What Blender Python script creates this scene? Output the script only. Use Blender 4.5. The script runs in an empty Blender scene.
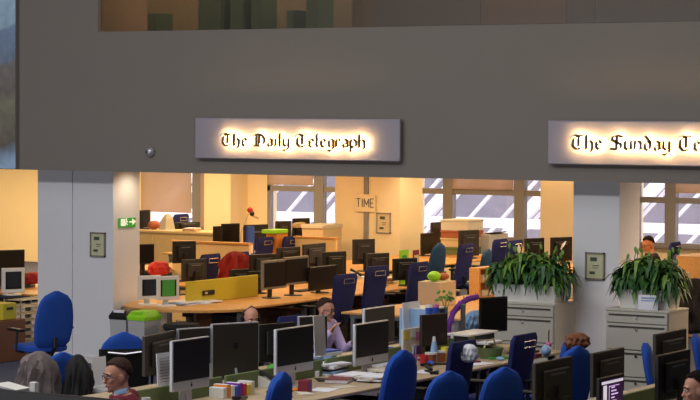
import bpy, bmesh, math, random
from mathutils import Vector, Matrix, Euler
random.seed(7)
sc = bpy.context.scene
COL = sc.collection
PI = math.pi

# ------------------------------------------------------------------ camera
F_PX = 2300.0
TH = math.radians(31.1)
CAM_H = 3.0
PIT = math.atan(85 / F_PX)
ROLL = 0.0052
F0 = Vector((-math.sin(TH), math.cos(TH), 0)); R0 = Vector((math.cos(TH), math.sin(TH), 0)); U0 = Vector((0, 0, 1))
FW = F0 * math.cos(PIT) - U0 * math.sin(PIT)
UP0 = U0 * math.cos(PIT) + F0 * math.sin(PIT)
RT = R0 * math.cos(ROLL) + UP0 * math.sin(ROLL)
UP = UP0 * math.cos(ROLL) - R0 * math.sin(ROLL)
CP = Vector((0, 0, CAM_H))
cam = bpy.data.cameras.new('camera'); camo = bpy.data.objects.new('camera', cam); COL.objects.link(camo)
cam.sensor_width = 36; cam.lens = F_PX * 36 / 700; cam.clip_end = 200
m3 = Matrix((RT, UP, -FW)).transposed()
camo.matrix_world = Matrix.Translation(CP) @ m3.to_4x4()
sc.camera = camo

def _ray(px, py): return FW + RT * ((px - 350) / F_PX) + UP * ((200 - py) / F_PX)
def at(px, py, z=None, x=None, y=None):
    d = _ray(px, py)
    t = (z - CAM_H) / d.z if z is not None else (x / d.x if x is not None else y / d.y)
    return CP + d * t
def pxof(p):
    v = Vector(p) - CP; k = v.dot(FW)
    return 350 + F_PX * v.dot(RT) / k, 200 - F_PX * v.dot(UP) / k, F_PX / k

# ------------------------------------------------------------------ world, exposure, big lights
sc.view_settings.view_transform = 'Standard'; sc.view_settings.look = 'None'
sc.view_settings.gamma = 1; sc.view_settings.use_curve_mapping = False
sc.view_settings.exposure = 0.0
w = bpy.data.worlds.new('sky'); sc.world = w; w.use_nodes = True
bgn = w.node_tree.nodes['Background']; bgn.inputs[0].default_value = (0.95, 0.92, 0.93, 1); bgn.inputs[1].default_value = 3.2

def area(name, loc, size, energy, color, rot=(0, 0, 0), spread=180):
    l = bpy.data.lights.new(name, 'AREA'); l.shape = 'RECTANGLE'; l.size, l.size_y = size
    l.energy = energy; l.color = color; l.spread = math.radians(spread)
    o = bpy.data.objects.new(name, l); o.location = loc; o.rotation_euler = rot; COL.objects.link(o); return o
def spot(name, loc, tgt, energy, color, ang=60, blend=0.6, r=0.05):
    l = bpy.data.lights.new(name, 'SPOT'); l.energy = energy; l.color = color; l.spot_size = math.radians(ang); l.spot_blend = blend
    l.shadow_soft_size = r
    o = bpy.data.objects.new(name, l); o.location = loc
    o.rotation_euler = (Vector(tgt) - Vector(loc)).to_track_quat('-Z', 'Y').to_euler(); COL.objects.link(o); return o
COOL = (0.97, 0.96, 0.98); WARM = (1.0, 0.71, 0.36); NEUT = (1.0, 0.9, 0.78)
# atrium: unseen area lights overhead, placed for soft fill and the pillar shadow band
area('atrium_light', (-13, 11.0, 8.3), (16, 1.2), 690, COOL, (math.radians(20), 0, 0))
area('atrium_light', (-10, 15.5, 8.3), (8, 4.0), 160, COOL)
area('low_fill_light', (-17, 5.0, 1.9), (12, 0.8), 360, COOL, (math.radians(93), 0, 0))  # added frontal fill, lifts the lower fascia and the pillars' dark bands
# back office: ceiling light rows
for yy, e in ((24.3, 125), (27.5, 150), (31.0, 165), (34.3, 165)):
    area('office_light', (-18.5, yy, 2.5), (12, 0.5), e, WARM)
    area('office_light', (-14.2, yy, 2.5), (5, 0.5), e * 0.25, NEUT)
area('office_light', (-22.5, 25.6, 2.5), (5, 1.2), 160, WARM)
area('office_light', (-7.8, 24.2, 2.5), (4, 1.0), 230, (1.0, .7, .45))  # extra lamp added to warm the right pillar's side face
area('office_light', (-29, 34.0, 2.5), (5, 1.5), 215, WARM)  # extra lamp added to brighten the wall at far left
area('office_light', (-24.5, 34.3, 2.5), (5, 1.0), 120, WARM)
spot('pillar_downlight', (-16.3, 22.3, 2.36), (-16.45, 22.3, 0.6), 15, (1, 0.82, 0.56), 145, 0.9)
spot('pillar_downlight', (-18.3, 32.6, 2.5), (-18.8, 33.4, 1.0), 60, (1, 0.84, 0.55), 80, 0.9)
area('upper_light', (-13.5, 24.3, 6.2), (9, 1.0), 330, (1.0, 0.93, 0.83))
area('upper_light', (-12.5, 22.9, 6.2), (9, 0.5), 170, (1.0, 0.95, 0.88))
area('upper_light', (-17.6, 23.6, 6.2), (1.5, 0.6), 110, (1.0, 0.8, 0.6))

# ------------------------------------------------------------------ materials
def lin(c):
    return tuple(((v / 255) / 12.92 if v / 255 <= 0.04045 else ((v / 255 + 0.055) / 1.055) ** 2.4) for v in c)
MATS = {}
def mat(name, rgb, rough=0.6, metal=0.0, var=0.08, scale=30, emis=None, es=0, bump=0.0, spec=0.5):
    if name in MATS: return MATS[name]
    m = bpy.data.materials.new(name); m.use_nodes = True; nt = m.node_tree; b = nt.nodes['Principled BSDF']
    c = lin(rgb)
    b.inputs['Roughness'].default_value = rough; b.inputs['Metallic'].default_value = metal
    b.inputs['Specular IOR Level'].default_value = spec
    tc = nt.nodes.new('ShaderNodeTexCoord'); n = nt.nodes.new('ShaderNodeTexNoise'); n.inputs['Scale'].default_value = scale
    nt.links.new(tc.outputs['Object'], n.inputs['Vector'])
    mx = nt.nodes.new('ShaderNodeMix'); mx.data_type = 'RGBA'
    mx.inputs[6].default_value = (*[v * (1 - var) for v in c], 1); mx.inputs[7].default_value = (*[min(1, v * (1 + var)) for v in c], 1)
    nt.links.new(n.outputs['Fac'], mx.inputs[0]); nt.links.new(mx.outputs[2], b.inputs['Base Color'])
    if bump:
        bp = nt.nodes.new('ShaderNodeBump'); bp.inputs['Strength'].default_value = bump; bp.inputs['Distance'].default_value = 0.01
        nt.links.new(n.outputs['Fac'], bp.inputs['Height']); nt.links.new(bp.outputs[0], b.inputs['Normal'])
    if emis:
        b.inputs['Emission Color'].default_value = (*lin(emis), 1); b.inputs['Emission Strength'].default_value = es
    MATS[name] = m; return m
def wood(name, rgb, rgb2, rough=0.45):
    m = bpy.data.materials.new(name); m.use_nodes = True; nt = m.node_tree; b = nt.nodes['Principled BSDF']
    tc = nt.nodes.new('ShaderNodeTexCoord'); mp = nt.nodes.new('ShaderNodeMapping'); mp.inputs['Scale'].default_value = (14, 1.2, 14)
    n = nt.nodes.new('ShaderNodeTexNoise'); n.inputs['Scale'].default_value = 2.5; n.inputs['Detail'].default_value = 6
    r = nt.nodes.new('ShaderNodeValToRGB'); r.color_ramp.elements[0].position = 0.35; r.color_ramp.elements[1].position = 0.65
    r.color_ramp.elements[0].color = (*lin(rgb), 1); r.color_ramp.elements[1].color = (*lin(rgb2), 1)
    nt.links.new(tc.outputs['Object'], mp.inputs[0]); nt.links.new(mp.outputs[0], n.inputs['Vector'])
    nt.links.new(n.outputs['Fac'], r.inputs[0]); nt.links.new(r.outputs[0], b.inputs['Base Color']); b.inputs['Roughness'].default_value = rough
    MATS[name] = m; return m
def glass(name, rgb, alpha=0.2, rough=0.02):
    m = bpy.data.materials.new(name); m.use_nodes = True; nt = m.node_tree
    out = nt.nodes['Material Output']; nt.nodes.remove(nt.nodes['Principled BSDF'])
    t = nt.nodes.new('ShaderNodeBsdfTransparent'); g = nt.nodes.new('ShaderNodeBsdfGlossy'); g.inputs['Roughness'].default_value = rough
    t.inputs[0].default_value = (*lin(rgb), 1); mx = nt.nodes.new('ShaderNodeMixShader'); mx.inputs[0].default_value = alpha
    nt.links.new(t.outputs[0], mx.inputs[1]); nt.links.new(g.outputs[0], mx.inputs[2]); nt.links.new(mx.outputs[0], out.inputs[0])
    MATS[name] = m; return m
M = MATS
mat('carpet', (70, 74, 98), 0.95, var=0.25, scale=60, bump=0.3)
mat('fascia', (126, 120, 112), 0.85, var=0.03, scale=2)
mat('pillar_paint', (224, 224, 228), 0.7, var=0.02, scale=3)
mat('office_wall', (245, 222, 180), 0.8, var=0.03, scale=2)
mat('ceiling_white', (230, 225, 215), 0.9, var=0.02)
mat('upper_wall', (120, 105, 80), 0.8, var=0.1, scale=1.5)
mat('atrium_wall', (120, 116, 112), 0.9, var=0.05, scale=1)
mat('frame_bronze', (140, 134, 130), 0.5, var=0.06)
mat('blind', (205, 178, 150), 0.9, var=0.05, scale=6)
mat('white_beam', (250, 248, 252), 0.5, var=0.02)
mat('roof_glass', (146, 142, 152), 0.6, var=0.25, scale=1.2)
wood('oak', (220, 162, 86), (206, 146, 74))
wood('pale_wood', (236, 206, 150), (230, 198, 140))
wood('beige_wood', (196, 176, 146), (178, 156, 124))
wood('brown_wood', (120, 78, 46), (88, 54, 32))
mat('royal_fabric', (20, 72, 164), 0.9, var=0.18, scale=80, bump=0.2)
mat('navy_fabric', (28, 34, 96), 0.9, var=0.18, scale=80, bump=0.2)
mat('teal_fabric', (28, 66, 104), 0.9, var=0.15, scale=80)
mat('black_plastic', (22, 20, 19), 0.45, var=0.1)
mat('brown_black', (48, 42, 36), 0.5, var=0.1)
mat('screen_off', (26, 23, 21), 0.3, var=0.1, spec=0.25)
mat('screen_brown', (62, 48, 38), 0.3, var=0.15, scale=4, spec=0.6)
mat('silver', (196, 198, 204), 0.35, metal=0.6, var=0.04)
mat('dark_silver', (120, 122, 126), 0.4, metal=0.6, var=0.05)
mat('grey_bezel', (128, 120, 104), 0.45, var=0.06)
mat('chrome', (210, 210, 215), 0.2, metal=1.0, var=0.02)
mat('cabinet_cream', (196, 192, 178), 0.5, var=0.03, scale=5)
mat('white_gloss', (226, 224, 218), 0.35, var=0.04, scale=6)
mat('white_paper', (232, 232, 238), 0.8, var=0.04, scale=8)
mat('off_paper', (214, 206, 188), 0.8, var=0.06, scale=8)
mat('slot_dark', (70, 66, 58), 0.6)
mat('leaf', (52, 98, 44), 0.5, var=0.45, scale=14)
mat('leaf_light', (112, 150, 58), 0.5, var=0.3, scale=14)
mat('soil', (60, 44, 32), 0.95, var=0.3)
mat('green_screen_fabric', (108, 124, 80), 0.85, var=0.12, scale=50)
mat('yellow_panel', (206, 188, 44), 0.6, var=0.06)
mat('lime', (150, 222, 30), 0.5, var=0.05)
mat('grey_bin', (178, 178, 178), 0.5, var=0.05)
mat('exit_green', (40, 140, 50), 0.5, var=0.04, emis=(60, 190, 70), es=0.25)
mat('exit_white', (235, 240, 225), 0.5, var=0.02, emis=(240, 250, 220), es=0.4)
mat('letter_dark', (70, 52, 26), 0.4, metal=0.3, var=0.1)
mat('sign_box', (150, 146, 158), 0.6, var=0.02, scale=3)
mat('glow', (255, 240, 205), 0.5, emis=(255, 208, 140), es=42)
mat('skin', (206, 148, 122), 0.55, var=0.08, scale=20)
mat('skin_warm', (214, 140, 96), 0.55, var=0.08, scale=20)
mat('hair_dark', (24, 17, 14), 0.8, var=0.4, scale=70, bump=0.8, spec=0.1)
mat('hair_grey', (62, 46, 38), 0.8, var=0.5, scale=60, bump=0.8, spec=0.1)
mat('eye_white', (225, 220, 215), 0.3)
mat('lip', (160, 92, 84), 0.5)
mat('burgundy', (108, 22, 42), 0.9, var=0.12, scale=60)
mat('lilac_shirt', (214, 196, 240), 0.85, var=0.08, scale=20)
mat('black_cloth', (28, 26, 28), 0.9, var=0.15, scale=30)
mat('teal_cloth', (20, 92, 92), 0.9, var=0.1, scale=30)
mat('dark_trousers', (34, 36, 46), 0.9, var=0.1)
mat('red_cloth', (132, 20, 22), 0.9, var=0.3, scale=14, bump=0.4)
mat('grey_cloth', (112, 102, 100), 0.95, var=0.25, scale=20, bump=0.4)
mat('purple', (120, 50, 160), 0.8, var=0.25, scale=40)
mat('red', (196, 44, 44), 0.6); mat('orange', (226, 140, 46), 0.6); mat('blue', (44, 84, 190), 0.5); mat('light_blue', (140, 176, 214), 0.5)
mat('yellow', (228, 206, 60), 0.6); mat('maroon', (126, 30, 52), 0.6); mat('pink', (206, 110, 160), 0.6); mat('brown', (120, 72, 42), 0.6)
mat('green', (70, 160, 60), 0.6); mat('terracotta', (170, 96, 60), 0.7); mat('beige', (212, 190, 150), 0.7); mat('poster_paper', (196, 196, 160), 0.7, var=0.12, scale=30)
mat('poster_ink', (70, 78, 66), 0.7); mat('dark_green', (66, 84, 68), 0.6); mat('text_lilac', (220, 190, 235), 0.5, emis=(225, 190, 240), es=0.9)
mat('screen_purple', (40, 20, 50), 0.4, emis=(52, 20, 62), es=0.5); mat('screen_white', (230, 225, 235), 0.4, emis=(230, 222, 235), es=0.7)
mat('wire', (190, 184, 170), 0.4, metal=0.6)
glass('window_glass', (235, 235, 240), 0.05)
glass('upper_glass', (200, 190, 175), 0.10, 0.25)

# ------------------------------------------------------------------ mesh helpers
class MB:
    def __init__(s): s.bm = bmesh.new()
    def _x(s, vs, mtx):
        for v in vs: v.co = mtx @ v.co
    def box(s, c, d, rot=(0, 0, 0), bev=0.0):
        r = bmesh.ops.create_cube(s.bm, size=1.0); vs = r['verts']
        for v in vs: v.co = Vector((v.co.x * d[0], v.co.y * d[1], v.co.z * d[2]))
        if bev > 0:
            es = list({e for v in vs for e in v.link_edges})
            g = bmesh.ops.bevel(s.bm, geom=es, offset=min(bev, min(d) * 0.45), segments=2, affect='EDGES', profile=0.5)
            vs = list({v for f in g['faces'] for v in f.verts} | {v for v in vs if v.is_valid})
        s._x(vs, Matrix.Translation(Vector(c)) @ Euler(rot).to_matrix().to_4x4()); return s
    def b2(s, a, b, bev=0.0):
        return s.box([(a[i] + b[i]) / 2 for i in range(3)], [abs(b[i] - a[i]) for i in range(3)], bev=bev)
    def ring_loft(s, rings, cap=True, closed=True):
        vv = [[s.bm.verts.new(p) for p in r] for r in rings]; n = len(vv[0])
        for a, b in zip(vv, vv[1:]):
            for i in range(n if closed else n - 1):
                j = (i + 1) % n
                s.bm.faces.new((a[i], a[j], b[j], b[i]))
        if cap and closed:
            s.bm.faces.new(vv[0][::-1]); s.bm.faces.new(vv[-1])
        return s
    def tube(s, pts, r, n=8, r2=None):
        pts = [Vector(p) for p in pts]; rings = []
        for i, p in enumerate(pts):
            t = (pts[min(i + 1, len(pts) - 1)] - pts[max(i - 1, 0)]).normalized()
            a = t.orthogonal().normalized() if i == 0 else (a - t * a.dot(t)).normalized()
            b = t.cross(a); rr = r if r2 is None else r + (r2 - r) * i / max(1, len(pts) - 1)
            if isinstance(r, (list, tuple)): rr = r[i]
            rings.append([p + (a * math.cos(2 * PI * k / n) + b * math.sin(2 * PI * k / n)) * rr for k in range(n)])
        return s.ring_loft(rings)
    def lathe(s, prof, c=(0, 0, 0), n=20):
        return s.ring_loft([[Vector(c) + Vector((r * math.cos(2 * PI * k / n), r * math.sin(2 * PI * k / n), z)) for k in range(n)] for r, z in prof])
    def ell(s, c, r, rot=(0, 0, 0), u=16, v=10):
        g = bmesh.ops.create_uvsphere(s.bm, u_segments=u, v_segments=v, radius=1.0)
        s._x(g['verts'], Matrix.Translation(Vector(c)) @ Euler(rot).to_matrix().to_4x4() @ Matrix.Diagonal((*r, 1))); return s
    def prism(s, poly, y0, y1, axis='y'):
        # poly in (x,z) extruded along y (axis 'y') or (y,z) along x (axis 'x')
        f = (lambda p, t: Vector((p[0], t, p[1]))) if axis == 'y' else (lambda p, t: Vector((t, p[0], p[1])))
        return s.ring_loft([[f(p, y0) for p in poly], [f(p, y1) for p in poly]])
    def build(s, name, m, parent=None, loc=(0, 0, 0), rot=(0, 0, 0), smooth=False, kind=None, label=None):
        bmesh.ops.recalc_face_normals(s.bm, faces=s.bm.faces)
        me = bpy.data.meshes.new(name); s.bm.to_mesh(me); s.bm.free()
        me.materials.append(MATS[m] if isinstance(m, str) else m)
        if smooth:
            for p in me.polygons: p.use_smooth = True
            try: me.set_sharp_from_angle(angle=math.radians(40))
            except Exception: pass
        o = bpy.data.objects.new(name, me); COL.objects.link(o); o.location = loc; o.rotation_euler = rot
        if parent is not None: o.parent = parent
        if kind: o['kind'] = kind
        if label: o['label'] = label
        return o
def tag(o, label, cat, group=None, kind=None):
    o['label'] = label; o['category'] = cat
    if group: o['group'] = group
    if kind: o['kind'] = kind
    return o
def thing(name, label, cat, loc, yaw=0, group=None):
    o = bpy.data.objects.new(name, None); COL.objects.link(o); o.empty_display_size = 0.1
    o.location = loc; o.rotation_euler = (0, 0, yaw); return tag(o, label, cat, group)
def copy_tree(o, parent=None):
    c = o.copy(); COL.objects.link(c); c.parent = parent
    for ch in list(o.children): copy_tree(ch, c)
    return c
def dup(o, loc, yaw, label, group=None):
    c = copy_tree(o); c.location = loc; c.rotation_euler = (0, 0, yaw); c['label'] = label
    if group: c['group'] = group
    return c
def struct(name, mb, m):
    return mb.build(name, m, kind='structure')
def se_ring(c, a, b, n=16, e=2.0, axes=((1, 0, 0), (0, 1, 0))):
    ax, ay = Vector(axes[0]), Vector(axes[1]); out = []
    for k in range(n):
        t = 2 * PI * k / n; ct, st = math.cos(t), math.sin(t)
        out.append(Vector(c) + ax * (a * math.copysign(abs(ct) ** (2 / e), ct)) + ay * (b * math.copysign(abs(st) ** (2 / e), st)))
    return out
# ================================================================== SETTING
YF = 21.75
struct('floor', MB().b2((-34, -6, -0.2), (4, 36.5, 0)), 'carpet')
# atrium shell
struct('ceiling', MB().b2((-34, -6, 8.5), (4, 26, 8.7)), 'ceiling_white')
struct('wall_rear', MB().b2((-34, -6.2, 0), (4, -6, 8.5)), 'atrium_wall')
struct('wall_right', MB().b2((4, -6.2, 0), (4.2, 36.7, 8.5)), 'atrium_wall')
struct('wall_left', MB().b2((-34.2, -6.2, 0), (-34, 36.7, 8.5)), 'atrium_wall')
# fascia: beam between the floors, solid up to the roof on its left part
struct('wall_fascia', MB().b2((-34, YF, 2.32), (4, YF + 0.28, 3.965)).b2((-34, YF, 3.965), (-16.61, YF + 0.1, 8.5)).b2((-16.61, YF, 6.3), (4, YF + 0.28, 8.5)), 'fascia')
SB = 0.28
struct('wall_pillar_left', MB().b2((-17.735, YF + SB, 0), (-17.21, YF + 0.53 + SB, 2.6)).b2((-17.19, YF + SB, 0), (-16.59, YF + 0.53 + SB, 2.6)).b2((-17.215, YF + SB + 0.02, 0), (-17.185, YF + 0.5 + SB, 2.6)), 'pillar_paint')
struct('trim_1', MB().b2((-17.12, YF + SB - 0.012, 0.06), (-16.66, YF + SB + 0.01, 0.085)).b2((-17.735, YF + SB - 0.015, 0), (-16.59, YF + SB + 0.01, 0.05)), 'white_gloss')
struct('wall_pillar_right', MB().b2((-10.53, YF + SB, 0), (-10.0, YF + 0.52 + SB, 2.6)), 'pillar_paint')
# office shell
struct('ceiling_office', MB().b2((-34, YF + 0.28, 2.6), (4, 36.5, 2.8)), 'ceiling_white')
YB = 36.5
wins = [(-26.78, -24.75, 'w1'), (-23.83, -22.0, 'w2'), (-20.6, -18.0, 'w3'), (-16.25, -13.2, 'w4')]
wb = MB(); edges = [-34] + [v for a, b, _ in wins for v in (a, b)] + [4]
for i in range(0, len(edges), 2): wb.b2((edges[i], YB, 0), (edges[i + 1], YB + 0.3, 2.8))
for a, b, _ in wins: wb.b2((a, YB, 0), (b, YB + 0.3, 0.8)).b2((a, YB, 2.3), (b, YB + 0.3, 2.8))
struct('wall_back', wb, 'office_wall')
struct('wall_column_back', MB().b2((-24.9, 35.92, 0), (-24.3, YB, 2.6)), 'office_wall')
struct('wall_pillar_back', MB().b2((-20.2, 33, 0), (-18.94, 33.75, 2.6)), 'office_wall')
struct('wall_column_right', MB().b2((-17.0, 34.3, 0), (-15.7, 34.9, 2.6)), 'office_wall')
struct('trim_2', MB().b2((-19.62, 32.965, 0), (-19.54, 33.0, 2.6)), 'frame_bronze')
def window(n, a, b, mull, zt, blinds):
    f = MB(); y0, y1 = YB - 0.03, YB + 0.09
    f.b2((a, y0, 0.8), (a + 0.06, y1, 2.3)).b2((b - 0.06, y0, 0.8), (b, y1, 2.3)).b2((a, y0, 2.24), (b, y1, 2.3)).b2((a, y0 - 0.08, 0.76), (b, y1, 0.84))
    f.b2((a, y0, zt - 0.05), (b, y1, zt + 0.05))
    for m_ in mull: f.b2((m_ - 0.1, y0 - 0.02, 0.8), (m_ + 0.1, y1, 2.3))
    o = f.build('window_%d' % n, 'frame_bronze', kind='structure')
    MB().b2((a + 0.03, YB + 0.02, 0.82), (b - 0.03, YB + 0.035, 2.28)).build('pane', 'window_glass', o)
    for (x0, x1, z0, lab) in blinds:
        bl = MB(); bl.b2((x0, YB - 0.07, z0 + 0.02), (x1, YB - 0.062, 2.28)); bl.b2((x0, YB - 0.08, z0), (x1, YB - 0.052, z0 + 0.025)); bl.tube([(x0, YB - 0.075, 2.3), (x1, YB - 0.075, 2.3)], 0.025)
        tag(bl.build('roller_blind', 'blind_glow'), lab, 'blind', 'roller blinds on the office windows')
# translucent blind fabric
bm_ = bpy.data.materials.new('blind_glow'); bm_.use_nodes = True; nt = bm_.node_tree; nt.nodes.remove(nt.nodes['Principled BSDF'])
d_ = nt.nodes.new('ShaderNodeBsdfDiffuse'); t_ = nt.nodes.new('ShaderNodeBsdfTranslucent'); mx_ = nt.nodes.new('ShaderNodeMixShader'); mx_.inputs[0].default_value = 0.35
d_.inputs[0].default_value = (*lin((206, 180, 152)), 1); t_.inputs[0].default_value = (*lin((225, 190, 160)), 1)
tp_ = nt.nodes.new('ShaderNodeBsdfTransparent'); mx2 = nt.nodes.new('ShaderNodeMixShader'); mx2.inputs[0].default_value = 0.2
nt.links.new(d_.outputs[0], mx_.inputs[1]); nt.links.new(t_.outputs[0], mx_.inputs[2]); nt.links.new(mx_.outputs[0], mx2.inputs[1]); nt.links.new(tp_.outputs[0], mx2.inputs[2])
nt.links.new(mx2.outputs[0], nt.nodes['Material Output'].inputs[0]); MATS['blind_glow'] = bm_
window(1, *wins[0][:2], [-25.45], 2.1, [(-26.74, -25.56, 1.09, 'beige roller blind two thirds down over the left half of the leftmost window'), (-25.34, -24.9, 0.80, 'beige roller blind fully down right of the leftmost window mullion')])
window(2, *wins[1][:2], [-22.68], 1.61, [(-23.78, -22.79, 1.68, 'short beige roller blind above the view right of the white back column')])
window(3, *wins[2][:2], [-19.93, -18.49], 1.63, [(-19.82, -18.6, 1.68, 'wide beige roller blind at the top of the middle window between two mullions')])
window(4, *wins[3][:2], [-15.6, -14.0], 1.57, [(-15.49, -14.1, 1.70, 'beige roller blind at the top of the rightmost window')])
# outside: the sloping glazed roof of the neighbouring building
struct('wall_neighbour', MB().b2((-44, 46, -4), (6, 46.3, 5.2)), 'roof_glass')
roof = MB()
def rafter(x, hw, y0, y1, dx=8.8):
    roof.ring_loft([[Vector((x - hw, y0, -4.0)), Vector((x + hw, y0, -4.0)), Vector((x + hw, y1, -4.0)), Vector((x - hw, y1, -4.0))],
                    [Vector((x + dx - hw, y0, 5)), Vector((x + dx + hw, y0, 5)), Vector((x + dx + hw, y1, 5)), Vector((x + dx - hw, y1, 5))]])
for i in range(60): rafter(-50 + i * 0.78, 0.04, 43.9, 44.0)
for i in range(20): rafter(-50.2 + i * 2.34, 0.17, 43.6, 43.8)
for z in (0.72, 2.5): roof.b2((-44, 43.4, z - 0.1), (6, 43.6, z + 0.1))
roof.b2((-44, 43.4, -0.6), (6, 43.6, -0.45))
struct('trim_roof_beams', roof, 'white_beam')
# upper storey behind the opening
struct('floor_upper', MB().b2((-30, YF + 0.281, 3.7), (4, 27, 3.95)), 'carpet')
struct('wall_upper', MB().b2((-30, 25.4, 3.95), (4, 25.6, 7)), 'upper_wall')
struct('ceiling_upper', MB().b2((-30, YF + 0.281, 6.4), (4, 25.4, 6.5)), 'ceiling_white')
ug = MB(); ug.b2((-16.61, YF + 0.06, 3.965), (-13.2, YF + 0.07, 6.3)); ug.b2((-13.2, YF + 0.06, 3.965), (-10.47, YF + 0.07, 6.3)); ug.b2((-10.47, YF + 0.06, 3.965), (4, YF + 0.07, 6.3))
struct('window_5', ug, 'upper_glass')
mat('up_grey', (112, 106, 108), 0.85, var=0.08, scale=1); mat('up_brown', (132, 112, 98), 0.85, var=0.08, scale=1); mat('up_orange', (140, 124, 108), 0.8, var=0.12, scale=1.5); mat('up_olive', (110, 100, 78), 0.85, var=0.12, scale=1.2)
for n_, (p0, p1, m_, lab) in enumerate([(60, 147, 'up_orange', 'tan partition board at the left end of the upper storey opening'), (147, 351, 'up_olive', 'long olive partition board behind the dark green upper cabinets'), (371, 480, 'up_grey', 'purple grey partition board in the middle of the upper storey'),
        (481, 566, 'up_brown', 'warm brown partition board of the upper storey above the second sign'), (567, 595, 'up_grey', 'narrow grey partition board beside the dark seam in the upper storey'), (597, 760, 'up_grey', 'wide grey partition board at the right end of the upper storey')]):
    a = at(p0, 10, y=23.6 if n_ > 1 else 24.9); b = at(p1, 10, y=23.6 if n_ > 1 else 24.9)
    tag(MB().b2((a.x, a.y, 3.95), (b.x, a.y + 0.04, 6.2)).build('partition_board', m_), lab, 'partition')
for p0, p1, lab in [(147, 156, 'small dark green bin at the left of the upper storey'), (197, 222, 'wide dark green cabinet seen in the upper storey opening'), (229, 243, 'dark green cabinet just right of the wide one in the upper opening'), (250, 261, 'grey green cabinet, third from left in the upper opening'),
        (285, 292, 'small dark green box on the upper floor between two cabinets'), (305, 318, 'grey green cabinet, rightmost in the upper storey opening')]:
    a = at(p0, 10, y=24.2); b = at(p1, 10, y=24.2); wdt = b.x - a.x; hh = 0.62 if p1 - p0 > 10 else 0.36
    t = thing('upper_cabinet', lab, 'cabinet', ((a.x + b.x) / 2, 24.4, 3.95))
    MB().box((0, 0, hh / 2), (wdt, 0.35, hh), bev=0.01).build('body', 'dark_green', t)
    if p1 - p0 > 10: MB().box((0, -0.18, hh / 2), (wdt * 0.88, 0.012, hh * 0.85), bev=0.004).build('door', 'dark_green', t)

# ------------------------------------------------------------------ blackletter signs
G = {
 'T': (1.2, [[(-.05, 1.3), (.25, 1.5), (.65, 1.38), (1.0, 1.52)], [(.35, 1.3), (.1, 1.0), (.06, .4), (.3, .06), (.7, .1), (.95, .35)], [(.55, 1.35), (.55, .35)]]),
 'D': (1.3, [[(.25, 1.4), (.25, .15)], [(0, 1.3), (.35, 1.48), (.8, 1.32), (1.05, .9), (1.0, .4), (.6, .06), (.05, .12)], [(.52, 1.3), (.52, .3)]]),
 'S': (1.2, [[(.98, 1.35), (.6, 1.5), (.2, 1.35), (.16, 1.02), (.5, .82), (.88, .6), (.88, .25), (.5, .05), (.02, .15)], [(.52, 1.4), (.52, .2)]]),
 'h': (.8, [[(.0, 1.5), (0, .1), (.12, .16)], [(0, .72), (.28, .92), (.5, .75), (.5, .05), (.38, -.2)]]),
 'e': (.72, [[(.05, .8), (.05, .22), (.25, .06), (.48, .24)], [(.05, .8), (.3, .95), (.46, .72), (.05, .45)]]),
 'a': (.78, [[(.08, .82), (.28, .95), (.48, .8), (.48, .12), (.6, .2)], [(.48, .55), (.1, .4), (.08, .2), (.22, .06), (.48, .25)]]),
 'i': (.42, [[(-.1, .8), (.04, .9), (.04, .12), (.16, .2)], [(.04, 1.3), (.08, 1.34)]]),
 'l': (.42, [[(.04, 1.5), (.04, .14), (.16, .12)]]),
 'y': (.78, [[(0, .9), (0, .28), (.2, .1), (.5, .3)], [(.5, .9), (.5, -.1), (.22, -.42), (0, -.34)]]),
 'g': (.78, [[(.08, .8), (.06, .25), (.22, .1), (.48, .27)], [(.08, .8), (.3, .95), (.5, .84), (.5, -.12), (.25, -.42), (0, -.3)]]),
 'r': (.6, [[(0, .9), (0, .12), (.12, .2)], [(0, .76), (.22, .95), (.36, .8)]]),
 'p': (.8, [[(0, .9), (0, -.45)], [(0, .78), (.27, .95), (.52, .78), (.52, .22), (.27, .05), (0, .18)]]),
 'n': (.8, [[(0, .9), (0, .12)], [(0, .74), (.3, .93), (.5, .8), (.5, .12), (.62, .2)]]),
 'u': (.8, [[(0, .9), (0, .24), (.2, .07), (.5, .3)], [(.5, .9), (.5, .12), (.62, .2)]]),
 'd': (.76, [[(.48, .22), (.24, .05), (.04, .2), (.04, .7), (.28, .9), (.48, .75)], [(.48, .2), (.48, .85), (.08, 1.45)]]),
}
def seg_poly(p, q, n, t):
    pts = []
    for c in (p, q):
        for s_ in (-1, 1):
            for u in (-1, 1): pts.append((c[0] + s_ * n[0] - u * t * n[1], c[1] + s_ * n[1] + u * t * n[0]))
    pts = sorted(set(pts)); lo = []; hi = []
    cr = lambda o, a, b: (a[0] - o[0]) * (b[1] - o[1]) - (a[1] - o[1]) * (b[0] - o[0])
    for x in pts:
        while len(lo) > 1 and cr(lo[-2], lo[-1], x) <= 0: lo.pop()
        lo.append(x)
    for x in reversed(pts):
        while len(hi) > 1 and cr(hi[-2], hi[-1], x) <= 0: hi.pop()
        hi.append(x)
    return lo[:-1] + hi[:-1]
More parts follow.
